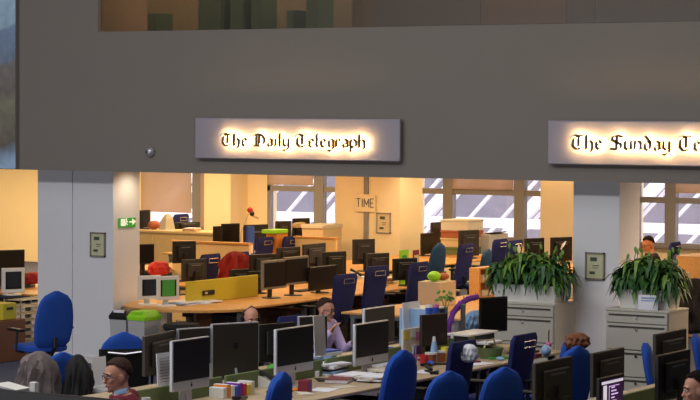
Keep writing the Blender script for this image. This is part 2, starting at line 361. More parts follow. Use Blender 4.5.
def sign(x0, x1, z0, z1, text, tx0, tx1, zbase, xh, label):
    y = 21.67; t = thing('illuminated_sign', label, 'sign', ((x0 + x1) / 2, YF, z0)); cx = (x0 + x1) / 2
    MB().b2((x0 - cx, y - YF, 0), (x1 - cx, -0.035, z1 - z0), bev=0.01).build('sign_box', 'sign_box', t)
    for fx in (0.15, 0.5, 0.85):
        px_ = (x1 - x0) * (fx - 0.5); MB().b2((px_ - 0.05, -0.034, 0.12), (px_ + 0.05, -0.001, z1 - z0 - 0.12)).build('bracket', 'dark_silver', t)
    adv = 0; lay = []
    for ch in text:
        if ch == ' ': adv += .5; continue
        lay.append((ch, adv)); adv += G[ch][0]
    adv -= 0.15; sx = (tx1 - tx0) / adv
    for ch, a in lay:
        m1, m2 = MB(), MB()
        for pl in G[ch][1]:
            for p, q in zip(pl, pl[1:]):
                P = (tx0 - cx + (a + p[0]) * sx, zbase - z0 + p[1] * xh); Q = (tx0 - cx + (a + q[0]) * sx, zbase - z0 + q[1] * xh)
                m1.prism(seg_poly(P, Q, (.09 * sx, .078 * xh), .28), y - YF - 0.075, y - YF - 0.055)
                m2.prism(seg_poly(P, Q, (.08 * sx, .07 * xh), .3), y - YF - 0.054, y - YF - 0.046)
        o = m1.build('letter', 'letter_dark', t); m2.build('backlight', 'glow', o)
sign(at(195, 118, y=21.67).x, at(400, 119, y=21.67).x, at(300, 160, y=21.67).z, at(300, 118.5, y=21.67).z, 'The Daily Telegraph', at(222, 140, y=21.60).x, at(366, 140, y=21.60).x, at(295, 147, y=21.60).z, 0.094, 'grey illuminated sign reading The Daily Telegraph in glowing blackletter')
xa = at(572, 140, y=21.60).x; xb = at(674, 140, y=21.60).x
sign(at(548, 120, y=21.67).x, at(548, 120, y=21.67).x + 2.86, at(600, 165, y=21.67).z, at(600, 120.8, y=21.67).z, 'The Sunday Telegraph', xa, xa + (xb - xa) * 1.84, at(610, 150, y=21.60).z, 0.1, 'grey illuminated sign reading The Sunday Telegraph, cut by the right edge')

# ------------------------------------------------------------------ wall-mounted things
def landscape():
    m = bpy.data.materials.new('landscape_image'); m.use_nodes = True; nt = m.node_tree; b = nt.nodes['Principled BSDF']
    tc = nt.nodes.new('ShaderNodeTexCoord'); sp = nt.nodes.new('ShaderNodeSeparateXYZ'); nt.links.new(tc.outputs['Generated'], sp.inputs[0])
    nz = nt.nodes.new('ShaderNodeTexNoise'); nz.inputs['Scale'].default_value = 7; nz.inputs['Detail'].default_value = 8; nt.links.new(tc.outputs['Generated'], nz.inputs[0])
    ma = nt.nodes.new('ShaderNodeMath'); ma.operation = 'MULTIPLY_ADD'; ma.inputs[1].default_value = 0.12; nt.links.new(nz.outputs['Fac'], ma.inputs[0]); dx = nt.nodes.new('ShaderNodeMath'); dx.operation = 'MULTIPLY_ADD'; dx.inputs[1].default_value = -0.25; nt.links.new(sp.outputs['X'], dx.inputs[0]); nt.links.new(sp.outputs['Z'], dx.inputs[2]); ad = nt.nodes.new('ShaderNodeMath'); ad.operation = 'ADD'; ad.inputs[1].default_value = 0.2; nt.links.new(dx.outputs[0], ad.inputs[0]); nt.links.new(ad.outputs[0], ma.inputs[2])
    r = nt.nodes.new('ShaderNodeValToRGB'); e = r.color_ramp.elements
    stops = [(0.03, (120, 140, 165)), (0.10, (84, 96, 110)), (0.14, (72, 66, 60)), (0.32, (92, 90, 76)), (0.38, (80, 74, 70)), (0.52, (88, 84, 84)), (0.54, (82, 94, 112)), (0.66, (88, 104, 128)), (0.68, (112, 132, 150)), (1.0, (122, 146, 164))]
    while len(e) < len(stops): e.new(0.5)
    for s_, (p, c) in zip(e, stops): s_.position = p; s_.color = (*lin(c), 1)
    nt.links.new(ma.outputs[0], r.inputs[0]); v = nt.nodes.new('ShaderNodeTexNoise'); v.inputs['Scale'].default_value = 22; v.inputs['Detail'].default_value = 10; nt.links.new(tc.outputs['Generated'], v.inputs[0])
    mx = nt.nodes.new('ShaderNodeMix'); mx.data_type = 'RGBA'; mx.blend_type = 'OVERLAY'; mx.inputs[0].default_value = 0.45
    nt.links.new(r.outputs[0], mx.inputs[6]); nt.links.new(v.outputs['Fac'], mx.inputs[7])
    nt.links.new(mx.outputs[2], b.inputs['Emission Color']); b.inputs['Emission Strength'].default_value = 0.9; b.inputs['Base Color'].default_value = (0.02, 0.02, 0.02, 1)
    MATS['landscape_image'] = m
landscape()
xs = at(16, 80, y=YF - 0.06).x
t = thing('video_screen', 'tall wall screen showing a hazy mountain landscape, cut by the left edge', 'screen', (xs - 1.1, YF, 2.33))
MB().b2((-1.1, -0.07, 0), (1.1, -0.002, 2.6), bev=0.004).build('housing', 'fascia', t)
MB().b2((-1.1, -0.076, 0.0), (1.1, -0.0705, 2.6)).build('display', 'landscape_image', t)
p = at(149, 152, y=YF - 0.05); t = thing('security_camera', 'small grey dome camera on the wall left of the first sign', 'camera', (p.x, YF, p.z))
MB().lathe([(0.001, 0), (0.055, 0), (0.055, 0.02), (0.05, 0.022)], n=20).build('mount', 'fascia', t, rot=(PI / 2, 0, 0))
MB().ell((0, -0.02, 0), (0.047, 0.05, 0.055)).build('dome', 'silver', t, smooth=True)
MB().ell((-0.03, -0.055, 0.0), (0.016, 0.014, 0.016)).build('lens', 'black_plastic', t, smooth=True)
def poster(px0, py0, px1, py1, Y, label, fm='grey_bezel', paper='poster_paper', ink=True):
    a = at(px0, py0, y=Y); b = at(px1, py1, y=Y); wd, hh = abs(b.x - a.x), abs(a.z - b.z)
    t = thing('framed_page', label, 'picture', ((a.x + b.x) / 2, Y, min(a.z, b.z))); fw = 0.016
    f = MB(); f.b2((-wd / 2, -0.025, 0), (-wd / 2 + fw, -0.001, hh)).b2((wd / 2 - fw, -0.025, 0), (wd / 2, -0.001, hh)).b2((-wd / 2, -0.025, 0), (wd / 2, -0.001, fw)).b2((-wd / 2, -0.025, hh - fw), (wd / 2, -0.001, hh))
    f.build('frame', fm, t); MB().b2((-wd / 2 + fw, -0.014, fw), (wd / 2 - fw, -0.004, hh - fw)).build('page', paper, t)
    k = MB(); k.b2((-wd * 0.25, -0.017, hh * 0.68), (wd * 0.1, -0.0142, hh * 0.82)).b2((-wd * 0.12, -0.017, hh * 0.5), (wd * 0.2, -0.0142, hh * 0.53)).b2((-wd * 0.12, -0.017, hh * 0.42), (wd * 0.15, -0.0142, hh * 0.44)).b2((-wd * 0.28, -0.017, hh * 0.2), (0, -0.0142, hh * 0.3))
    if ink: k.build('print', 'poster_ink', t)
    return t
poster(91, 232, 106, 257, YF + SB, 'framed yellowed front page on the wide left pillar')
poster(586, 252, 605, 280, YF + SB, 'framed yellowed front page on the narrow grey right pillar')
poster(377, 212.5, 391, 233.5, 33.0, 'small dark-framed page on the yellow pillar right of the cable trunking', 'frame_bronze', 'beige')
# TIME plate
a = at(356.5, 194, y=33); b = at(376.5, 212, y=33); t = thing('name_plate', 'pale plate reading TIME on the yellow back pillar', 'sign', ((a.x + b.x) / 2, 33, b.z)); wd, hh = b.x - a.x, a.z - b.z
MB().b2((-wd / 2, -0.045, 0), (wd / 2, -0.036, hh), bev=0.003).build('plate', 'office_wall', t)
MB().b2((-0.03, -0.036, 0.05), (0.03, -0.001, hh - 0.05)).build('mount', 'frame_bronze', t)
LT = {'T': [(0, 1, .6, 1), (.3, 0, .3, 1)], 'I': [(.1, 0, .1, 1)], 'M': [(0, 0, 0, 1), (.7, 0, .7, 1), (0, 1, .35, .3), (.35, .3, .7, 1)], 'E': [(0, 0, 0, 1), (0, 0, .5, 0), (0, .5, .42, .5), (0, 1, .5, 1)],
      'A': [(0, 0, .3, 1), (.3, 1, .6, 0), (.12, .4, .48, .4)]}
cx = -wd / 2 + 0.03
for ch, adv in (('T', .8), ('I', .4), ('M', .95), ('E', .5)):
    m_ = MB()
    for x0, z0, x1, z1 in LT[ch]: m_.tube([(cx + x0 * 0.125, -0.05, hh * .27 + z0 * hh * .48), (cx + x1 * 0.125 + 1e-4, -0.05, hh * .27 + z1 * hh * .48)], 0.008, 6)
    m_.build('letter', 'dark_silver', t); cx += adv * 0.125
# exit sign on the side face of the left pillar
p = at(126.5, 222, x=-16.59); t = thing('exit_sign', 'small green fire exit sign on the lit side of the left pillar', 'sign', (-16.59, p.y, p.z - 0.065))
MB().b2((0.001, -0.17, 0), (0.012, 0.17, 0.115), bev=0.002).build('plate', 'exit_green', t)
k = MB(); k.b2((0.012, -0.13, 0.02), (0.016, -0.05, 0.105)); k.build('doorway', 'exit_white', t)
k = MB(); k.ell((0.02, -0.03, 0.1), (0.004, 0.014, 0.014), u=8, v=6)
for q in ([(0.018, -0.03, 0.09), (0.018, -0.035, 0.055)], [(0.018, -0.035, 0.055), (0.018, -0.06, 0.02)], [(0.018, -0.035, 0.055), (0.018, -0.005, 0.03)], [(0.018, -0.03, 0.085), (0.018, 0.0, 0.065)]): k.tube(q, 0.007, 6)
k.build('running_figure', 'exit_white', t)
k = MB(); k.b2((0.012, 0.04, 0.056), (0.016, 0.12, 0.074)); k.prism([(0.1, 0.025), (0.17, 0.065), (0.1, 0.105)], 0.012, 0.016, 'x'); k.build('arrow', 'exit_white', t)
# ================================================================== FURNITURE
DH = 0.73
def desk_proto(wx, wy, top, screen=None, sh=0.13, leg='dark_silver'):
    t = thing('bench_desk', 'x', 'desk', (0, 0, 0))
    MB().box((0, 0, DH - 0.0125), (wx, wy - 0.01, 0.025), bev=0.005).build('tabletop', top, t)
    for sy in (-1, 1):
        for sx_ in (-1, 1):
            MB().b2((sx_ * (wx / 2 - 0.12) - 0.025, sy * (wy / 2 - 0.09) - 0.025, 0), (sx_ * (wx / 2 - 0.12) + 0.025, sy * (wy / 2 - 0.09) + 0.025, DH - 0.07)).build('leg', leg, t)
        MB().b2((-wx / 2 + 0.08, sy * (wy / 2 - 0.09) - 0.02, DH - 0.07), (wx / 2 - 0.08, sy * (wy / 2 - 0.09) + 0.02, DH - 0.026)).build('cross_rail', leg, t)
    MB().b2((-0.12, -wy / 2 + 0.12, DH - 0.16), (0.12, wy / 2 - 0.12, DH - 0.075)).build('cable_tray', 'black_plastic', t)
    if screen: MB().b2((-0.014, -wy / 2 + 0.03, DH + 0.001), (0.014, wy / 2 - 0.03, DH + sh), bev=0.006).build('divider_screen', screen, t)
    return t
def bank(xc, ys, wy, wx, top, screen, labels, group, sh=0.13):
    pr = None
    for y, lab in zip(ys, labels):
        if pr is None: pr = desk_proto(wx, wy, top, screen, sh); pr.location = (xc, y, 0); pr['label'] = lab; pr['group'] = group
        else: dup(pr, (xc, y, 0), 0, lab, group)
bank(-10.52, [14.68, 16.23, 17.78, 19.33], 1.55, 1.7, 'beige_wood', 'green_screen_fabric',
     ['double bench desk with a low green divider, nearest of the front row', 'double bench desk under the front iMac-style screen left of the stacked papers', 'cluttered pale double bench desk below the tilted brown screen and paper stacks', 'far end double bench desk of the front row beside the left filing cabinet'], 'front row of bench desks', 0.14)
bank(-15.82, [23.22], 1.6, 1.7, 'oak', 'yellow_panel', ['orange oak double bench desk with yellow divider, behind the recycling bins'], 'oak bench desks behind the wide pillar', 0.27)
bank(-15.82, [24.85, 26.47], 1.6, 1.7, 'oak', None,
     ['orange oak double bench desk under the pair of grey-framed monitors', 'orange oak double bench desk at the foot of the yellow back pillar'], 'oak bench desks behind the wide pillar', 0.27)
bank(-7.3, [14.6, 16.2, 17.8], 1.6, 1.1, 'beige_wood', 'green_screen_fabric',
     ['bench desk under the dark monitor backs, bottom right foreground', 'bench desk carrying the bright text screen and dark monitors at lower right', 'bench desk in front of the right filing cabinet'], 'bench desks at lower right', 0.13)
bank(-12.95, [23.4, 25.0], 1.6, 1.6, 'oak', None, ['oak bench desk behind the brown monitor back and planter', 'oak bench desk under the open orange shelf box'], 'oak bench desks behind the left planter')
bank(-17.75, [29.0, 30.6, 32.2], 1.6, 1.7, 'oak', None, ['oak bench desk behind the blue chairs, nearest of the window group', 'oak bench desk in the middle of the window group', 'oak bench desk of the window group, closest to the windows'], 'oak bench desks by the middle window')
bank(-18.9, [25.2, 23.4], 1.6, 1.6, 'oak', None, ['oak bench desk behind the left pillar with the black monitor', 'oak bench desk at the far left edge beside the pillar'], 'oak bench desks on the left')
bank(-19.9, [28.0, 29.6, 31.2], 1.6, 1.1, 'oak', None, ['oak bench desk by the red jacket and wood partition', 'oak bench desk between the wood partition and navy chairs', 'oak bench desk nearest the white back column'], 'oak bench desks on the left far side')
bank(-17.45, [25.7, 27.3], 1.6, 1.1, 'oak', None, ['oak bench desk under the dark monitor backs behind the grey-framed pair', 'oak bench desk at the near side of the yellow back pillar'], 'oak bench desks left of the yellow pillar')
bank(-21.3, [31.4, 33.0, 34.6], 1.6, 1.5, 'oak', None, ['oak bench desk holding the blue folder below the white column', 'oak bench desk carrying dark monitors by the second window', 'oak bench desk at the second window sill'], 'oak bench desks at the second window')
bank(-14.6, [30.2, 31.8], 1.6, 1.5, 'oak', None, ['oak bench desk behind the left planter leaves', 'oak bench desk behind the planter, farther from the viewer'], 'oak bench desks behind the planter leaves')
bank(-12.9, [29.3, 30.9], 1.6, 1.4, 'oak', None, ['oak bench desk right of the dark-haired man by the window', 'oak bench desk behind the dark-haired man by the window'], 'oak bench desks at the right window')

# rounded end table of the oak bank
c = at(163, 305, z=DH); t = thing('round_end_table', 'oak table end with rounded front and brown panel legs beside the bins', 'table', (-15.72, 22.05, 0))
MB().ring_loft([[Vector((0.83 * math.cos(a), 0.36 - 0.75 * math.sin(a), z)) for a in [PI * k / 14 for k in range(15)]] for z in (DH - 0.028, DH)]).build('tabletop', 'oak', t)
for x_ in (-0.55, 0.5): MB().b2((x_ - 0.2, -0.02, 0), (x_ - 0.16, 0.3, DH - 0.03)).build('leg', 'brown_wood', t)

# monitors ---------------------------------------------------------
def monitor(style, w, h, H, label, loc, yaw, group=None, cat='monitor'):
    """front looks along local +X; H total height above the desk"""
    t = thing({'imac': 'desktop_computer', 'white': 'white_monitor'}.get(style, 'computer_monitor'), label, cat, loc, yaw, group)
    zb = H - h; d = 0.035
    cas = {'imac': 'silver', 'lcd': 'black_plastic', 'greylcd': 'grey_bezel', 'brown': 'brown_black', 'white': 'white_gloss'}[style]
    MB().b2((-d, -w / 2, zb), (0, w / 2, H), bev=0.008).build('casing', cas, t)
    if style == 'imac':
        ch = 0.075; MB().b2((0.0005, -w / 2 + .008, zb + ch), (0.004, w / 2 - .008, H - 0.008), bev=0.001).build('screen', 'screen_off', t)
        k = MB(); k.ell((0.002, 0, zb + 0.035), (0.003, 0.012, 0.013), u=12, v=8); k.ell((0.002, 0.004, zb + 0.054), (0.003, 0.003, 0.006), u=8, v=6); k.build('apple_emblem', 'black_plastic', t)
        MB().b2((-d - 0.003, -w / 2 + .01, zb + .01), (-d - 0.0005, w / 2 - .01, H - .01)).build('back_shell', 'brown_black', t)
        k = MB(); k.ell((-d - .004, 0, zb + h * .6), (0.003, 0.028, 0.03), u=12, v=8); k.build('back_emblem', 'black_plastic', t)
        k = MB(); k.tube([(-d - 0.002, 0, zb + 0.1), (-d - 0.03, 0, zb), (-d - 0.01, 0, 0.008)], 0.012, 6)
        k.b2((-d - 0.03, -0.08, 0.006), (-d - 0.015, 0.08, max(0.03, zb + 0.03))); k.b2((-d - 0.09, -0.09, 0), (0.06, 0.09, 0.008)); k.build('stand', 'silver', t)
    else:
        fr = {'greylcd': .03, 'white': .045}.get(style, .018); MB().b2((0.0005, -w / 2 + fr, zb + fr), (0.003, w / 2 - fr, H - fr)).build('screen', 'screen_brown' if style == 'brown' else 'screen_off', t)
        MB().b2((-d - 0.03, -w * .33, zb + h * .18), (-d - .0005, w * .33, zb + h * .82), bev=0.012).build('back_hump', cas if style != 'greylcd' else 'black_plastic', t)
        MB().b2((-d - 0.034, -w * .2, H - h * .3), (-d - 0.031, w * .2, H - h * .26)).build('vent', 'dark_silver', t)
        k = MB(); k.b2((-d - 0.055, -0.035, 0.01), (-d - 0.03, 0.035, zb + h * .45)); k.lathe([(0.001, 0), (0.12, 0), (0.115, 0.012), (0.001, 0.016)], (-d - 0.02, 0, 0)); k.build('stand', 'black_plastic' if style != 'white' else 'white_gloss', t)
    return t
LOG = []
def mon(style, px0, px1, py, hpx, label, X=None, z=None, face='F', yaw=0.0, group=None, desk=DH, Y=None):
    pc = (px0 + px1) / 2; P = at(pc, py, z=z, x=X, y=Y); s_ = pxof(P)[2]
    ya = math.radians(yaw) + (PI if face == 'B' else 0)
    d = Vector((-math.sin(ya), math.cos(ya), 0)) * 0.1; k = abs(pxof(P + d)[0] - pxof(P - d)[0]) / 0.2
    w = (px1 - px0) / k; h = hpx / s_; LOG.append((label[:40], round(w, 2), round(h, 2), tuple(round(v, 2) for v in P)))
    w = max(0.3, min(0.64, w)); h = min(h, P.z - desk - 0.03)
    return monitor(style, w, h, P.z - desk, label, (P.x, P.y, desk), ya, group)
# front row, screens towards the viewer
mon('imac', 173, 210, 338.5, 51, 'silver all-in-one computer with black screen, leftmost on the front row', X=-10.28, group='silver all-in-one computers')
mon('imac', 277, 314, 327, 46, 'silver all-in-one computer left of the man in lilac shirt', X=-10.28, group='silver all-in-one computers')
mon('imac', 356, 389, 322, 42, 'silver all-in-one computer tilted over the paper stacks, brownish reflection on screen', X=-10.28, group='silver all-in-one computers')
mon('imac', 210, 257, 322.5, 60, 'back of a large all-in-one computer between two silver-framed screens', X=-10.85, face='B', yaw=-24)
mon('imac', 362, 392, 306.5, 38, 'back of an all-in-one computer with silver edge, left of the white paper tray', X=-11.0, face='B')
mon('imac', 176, 224, 327, 40, 'back of an all-in-one computer half hidden behind the leftmost silver one', X=-11.0, face='B', yaw=-20)
mon('imac', 302, 321, 315.5, 40, 'narrow all-in-one computer seen edge-on beside the lilac-shirted man', X=-11.05, face='B', yaw=-30)
mon('brown', 142, 172, 333, 40, 'black monitor back beside the royal blue chair and hanging paper', X=-11.05, face='B', yaw=12)
mon('lcd', 257, 293, 323, 38, 'black monitor back with a small white label behind the second all-in-one', X=-11.1, face='B', yaw=-15)
mon('brown', 422, 448, 314, 32, 'dark grey monitor leaning back right of the sticky notes', X=-10.3, yaw=-15)
mon('lcd', 481, 508, 297, 35, 'flat black monitor just left of the left filing cabinet', X=-10.62, yaw=-22)
# lower right
mon('brown', 532, 569, 359.5, 48, 'dark monitor back in front of the blue chairs at lower right', X=-7.55, face='B')
mon('brown', 590, 621, 350, 44, 'dark monitor back directly below the framed page pillar', X=-7.5, face='B')
mon('brown', 651, 685, 331, 42, 'dark monitor back right of the lower right cabinet drawers', X=-7.6, face='B')
mon('lcd', 655, 687, 352, 46, 'nearest black monitor back beside the dark-haired head at bottom right', z=1.2, face='B')
# oak bank
mon('greylcd', 263, 287, 260, 29, 'grey-framed square monitor, left one of the pair on the oak desk', X=-15.45, group='pair of grey-framed monitors')
mon('greylcd', 285, 309, 256.5, 28, 'grey-framed square monitor, right one of the pair on the oak desk', X=-15.45, group='pair of grey-framed monitors')
mon('lcd', 229, 248, 269, 22, 'black monitor under the red jacket', X=-16.2, face='B', yaw=-15)
mon('lcd', 247, 263, 271, 22, 'black monitor back touching the grey-framed pair on their left', X=-16.1, face='B', yaw=-15)
mon('lcd', 249, 275, 254, 20, 'black monitor back right of the pale wood partition', X=-17.1, face='B', yaw=-20)
mon('brown', 276, 299, 247, 20, 'dark monitor back behind the grey-framed pair', X=-17.2, face='B', yaw=-15)
mon('brown', 302, 324, 243.5, 24, 'dark monitor back with a brown sheen left of the yellow pillar', X=-16.95, face='B')
mon('lcd', 322, 345, 251.5, 24, 'black monitor in front of the foot of the yellow pillar', X=-16.3, face='B', yaw=-20)
mon('lcd', 310, 337, 266, 24, 'low black monitor right of the grey-framed pair', X=-15.4)
mon('brown', 352, 374, 239, 25, 'square monitor back standing against the yellow pillar', X=-17.1, face='B', yaw=-28)
mon('brown', 366, 388, 253, 24, 'grey brown monitor right of the square one on the yellow pillar', X=-15.5, face='B', yaw=-20)
mon('lcd', 392, 416, 258, 22, 'black monitor below the green card at the yellow pillar', X=-15.2, face='B', yaw=-20)
mon('lcd', 139, 152, 244, 20, 'black monitor right behind the edge of the wide pillar', X=-18.9, yaw=-20)
mon('lcd', 172, 195, 241, 22, 'black monitor back carrying a white label, before the wood partition', X=-18.15, face='B', yaw=-25)
mon('brown', 181, 205, 259, 22, 'long dark brown monitor back above the yellow divider', X=-16.55, face='B', yaw=-15)
mon('white', 142, 158, 275.5, 24, 'white-framed screen with dark panel on the rounded oak table end', X=-16.15, yaw=-25, group='white-framed screens by the bins')
mon('white', 159, 178, 276, 24, 'white-framed screen with green panel on the rounded oak table end', X=-15.85, yaw=-25, group='white-framed screens by the bins')
mon('white', 5, 22, 268, 26, 'white-framed screen at the far left edge of the photo', X=-18.4, yaw=-30)
mon('lcd', -14, 25, 250, 40, 'large black monitor behind the white-framed one at far left', X=-19.2, yaw=-25)
# window rows
mon('lcd', 141, 150, 210, 19, 'narrow black monitor standing at the leftmost window', Y=33.5, desk=0.93)
mon('lcd', 175, 199, 222, 16, 'black monitor back on the long counter below the window mullion', Y=33.5, face='B', yaw=-20, desk=0.93)
mon('lcd', 214, 230, 226, 18, 'black monitor at the right end of the long counter', X=-21.6, yaw=-15)
mon('lcd', 222, 240, 223.5, 20, 'taller black monitor below the orange column', X=-21.2, yaw=-20)
mon('lcd', 243, 267, 224.5, 26, 'black monitor beside a blue folder below the white column', X=-20.75, face='B', yaw=-20)
mon('brown', 275, 290, 221, 20, 'dark monitor against the second window, left of the navy one', X=-21.0, face='B', yaw=-20)
mon('lcd', 292, 309, 218, 24, 'navy black monitor with a patterned scarf over it at the second window', X=-20.9, face='B', yaw=-25)
mon('lcd', 422, 433, 233, 26, 'black monitor right behind the yellow pillar edge', X=-18.1)
mon('brown', 432, 444, 222, 24, 'tall dark monitor standing in front of the middle window', X=-18.3)
mon('brown', 458, 478, 230, 26, 'dark monitor back on the stacked beige boxes side, middle window', X=-17.3, face='B', yaw=-20)
mon('lcd', 524, 543, 238, 22, 'black monitor behind the left planter leaves', X=-15.2, face='B', yaw=-20)
mon('lcd', 550, 571, 237, 24, 'black monitor with a white feather mark above the left planter', X=-14.9, face='B', yaw=-25)
for o in [o for o in COL.objects if o.get('label', '').startswith('black monitor with a white feather')]:
    MB().tube([(-0.066, 0.05, 0.3), (-0.07, 0.01, 0.36), (-0.068, -0.05, 0.42)], [0.008, 0.022, 0.004], 8).build('feather_mark', 'white_paper', o)
for lab, m_, w_, z0, z1 in (('white-framed screen with dark', 'dark_trousers', 0.16, 0.11, 0.3), ('white-framed screen with green', 'green', 0.17, 0.08, 0.3), ('white-framed screen at the far', 'dark_trousers', 0.17, 0.1, 0.36)):
    for o in [o for o in COL.objects if o.get('label', '').startswith(lab)]:
        H_ = max(v[2] for v in [c for c in o.children if c.name.startswith('casing')][0].bound_box)
        MB().b2((0.0035, -w_ / 2, H_ - 0.24), (0.006, w_ / 2, H_ - 0.045)).build('panel_card', m_, o)
for lab, y_, z_ in (('black monitor back carrying a white label', 0, 0.32), ('black monitor back with a small white label', 0.02, 0.3)):
    for o in [o for o in COL.objects if o.get('label', '').startswith(lab)]:
        MB().b2((-0.07, y_ - .025, z_ - .03), (-0.066, y_ + .025, z_ + .03)).build('paper_label', 'white_paper', o)
# bright text screen, seen from the front
P = at(612, 376, x=-7.15); t = monitor('lcd', 0.42, 0.3, P.z - DH, 'bright computer screen showing purple text windows at bottom right', (P.x, P.y, DH), 0)
H_ = P.z - DH
MB().b2((0.0032, -0.19, H_ - 0.28), (0.0045, 0.19, H_ - 0.02)).build('display_image', 'screen_purple', t)
MB().b2((0.0046, -0.16, H_ - 0.24), (0.006, -0.10, H_ - 0.06)).build('white_window', 'screen_white', t); MB().b2((0.0046, -0.19, H_ - 0.05), (0.006, 0.19, H_ - 0.03)).build('menu_bar', 'screen_white', t)
k = MB()
for i in range(7): k.b2((0.0046, -0.02, H_ - 0.09 - i * 0.025), (0.006, 0.04 + 0.03 * ((i * 7) % 3), H_ - 0.08 - i * 0.025))
k.build('text_lines', 'text_lilac', t)
k = MB(); k.b2((0.0046, -0.06, H_ - 0.075), (0.006, 0.12, H_ - 0.07)).b2((0.0046, -0.06, H_ - 0.26), (0.006, -0.055, H_ - 0.07)); k.build('window_outline', 'text_lilac', t)

# chairs -----------------------------------------------------------
def back_mesh(style):
    rings = []; n = 13
    for i in range(n):
        u = i / (n - 1); z = 0.5 + u * 0.58
        if style == 'royal': wv = 0.235 * (math.sin(min(1, (1 - u) / 0.28) * PI / 2) ** 0.6 * 0.9 + 0.1) * (0.86 + 0.14 * math.sin(PI * min(1, u * 1.3)))
        else: wv = 0.20 + 0.035 * u - (0.03 if u > .96 else 0)
        if i == 0: wv *= .82
        x = -0.20 - 0.10 * u * u - 0.03 * math.sin(u * PI); th = (0.045 if style == 'royal' else 0.03) * (0.55 if i in (0, n - 1) else 1)
        rings.append(se_ring((x, 0, z), th, wv, 16, 3.0 if style == 'royal' else 5))
    return MB().ring_loft(rings)
def make_chair(style, fab, label, group):
    t = thing('office_chair', label, 'chair', (0, 0, 0), 0, group)
    rings = []
    for z, k in ((0.44, .86), (0.455, .98), (0.49, 1.0), (0.515, .93)): rings.append(se_ring((0.02, 0, z), 0.245 * k, 0.245 * k, 20, 3.6))
    MB().ring_loft(rings).build('seat', fab, t, smooth=True)
    b = back_mesh(style).build('backrest', fab, t, smooth=True)
    if style == 'navy':
        k = MB(); k.tube([(-0.345, -0.11, 1.02), (-0.352, 0.11, 1.02)], 0.006, 6); k.tube([(-0.34, -0.11, .965), (-0.347, 0.11, .965)], 0.006, 6); k.tube([(-0.345, -0.11, 1.02), (-0.34, -0.11, .965)], 0.006, 6); k.tube([(-0.352, .11, 1.02), (-0.347, .11, .965)], 0.006, 6)
        k.build('handle_trim', 'chrome', b)
    k = MB(); k.tube([(0, 0, .42), (-0.2, 0, .42), (-0.27, 0, .5), (-0.27, 0, .6)], 0.022, 8); k.build('back_support', 'black_plastic', t)
    for s_ in (-1, 1):
        k = MB(); k.tube([(0.02, s_ * .2, .44), (0.02, s_ * .3, .45), (0.0, s_ * .3, .66)], 0.014, 6); k.box((0.02, s_ * .3, .675), (.26, .07, .03), bev=.012); k.build('armrest', 'black_plastic', t)
    MB().lathe([(.06, .42), (.03, .40), (.028, .2), (.04, .1), (.04, .08)], n=12).build('gas_column', 'black_plastic', t)
    k = MB()
    for i in range(5):
        a = i * 2 * PI / 5; k.tube([(0, 0, .1), (.3 * math.cos(a), .3 * math.sin(a), .075)], 0.022, 6, 0.014)
    k.build('star_base', 'black_plastic', t)
    for i in range(5):
        a = i * 2 * PI / 5; k = MB(); k.tube([(.3 * math.cos(a) - .014, .3 * math.sin(a), .03), (.3 * math.cos(a) + .014, .3 * math.sin(a), .03)], .028, 10); k.tube([(.3 * math.cos(a), .3 * math.sin(a), .03), (.3 * math.cos(a), .3 * math.sin(a), .08)], .01, 6); k.build('castor', 'black_plastic', t)
    return t
PR = {}
FAB = {'royal': 'royal_fabric', 'navy': 'navy_fabric', 'teal': 'teal_fabric'}
def chair(kind, px, py, label, yaw=180, X=None, z=None, sc_=None):
    # tallest point of the chair is at local (-0.3,0,1.08)
    P = at(px, py, z=z, x=X); s_ = P.z / 1.08; ya = math.radians(yaw)
    loc = (P.x + 0.3 * s_ * math.cos(ya), P.y + 0.3 * s_ * math.sin(ya), 0)
    grp = {'royal': 'royal blue office chairs', 'navy': 'navy blue office chairs', 'teal': 'teal blue office chairs'}[kind]
    if kind not in PR: PR[kind] = make_chair('navy' if kind == 'navy' else 'royal', FAB[kind], label, grp); o = PR[kind]; o.location = loc; o.rotation_euler = (0, 0, ya)
    else: o = dup(PR[kind], loc, ya, label)
    o.scale = (s_ * .3 + .7, s_ * .3 + .7, s_)
    return o
chair('royal', 57, 291, 'royal blue office chair in front of the wide grey pillar', yaw=160, z=1.12)
ch2 = chair('royal', 124, 332, 'royal blue office chair behind the man in burgundy', yaw=135, z=1.07)
MB().ring_loft([se_ring((-0.262 - .045 * u, 0, 0.55 + .38 * u), .03, .225, 14, 5) for u in (0, .35, .7, 1)]).build('rear_shell', 'black_plastic', ch2, smooth=True)
MB().tube([(-0.345, -.15, .9), (-0.36, 0, .885), (-0.345, .15, .9)], .012, 6).build('handle_trim', 'chrome', ch2)
chair('royal', 283, 372, 'royal blue office chair below the second silver computer, leaning right', yaw=190, X=-9.15)
chair('royal', 404, 350, 'royal blue office chair in front of the sticky notes', yaw=175, X=-9.15)
chair('royal', 449, 371, 'royal blue office chair cut by the bottom edge, centre right', yaw=160, z=1.05)
chair('royal', 504, 367, 'royal blue office chair at the bottom, left of the dark monitor back', yaw=160, z=1.05)
chair('royal', 577, 346, 'royal blue office chair right of the lower dark monitor back', yaw=165, z=1.05)
chair('royal', 571, 335, 'royal blue office chair with a rust brown cloth on top', yaw=190, z=1.05)
chair('royal', 648, 343, 'royal blue office chair half hidden by the right-hand monitor backs', yaw=20, X=-8.4)
chair('royal', 698, 334, 'royal blue office chair cut by the right edge of the photo', yaw=20, X=-8.4)
chair('royal', 62, 352, 'royal blue office chair with coats hung over it, lower left', yaw=160, z=1.02)
chair('navy', 525, 334, 'navy chair before the left filing cabinet, tallest at the desk end', X=-9.1)
chair('navy', 463, 341, 'navy office chair with a white cloth bag on its side', X=-9.35)
chair('navy', 346, 274, 'navy high-back chair right of the oak desk end, above the bespectacled man', X=-14.5, yaw=175)
chair('navy', 378, 266, 'navy high-back chair below the grey brown monitor', X=-14.45, yaw=175)
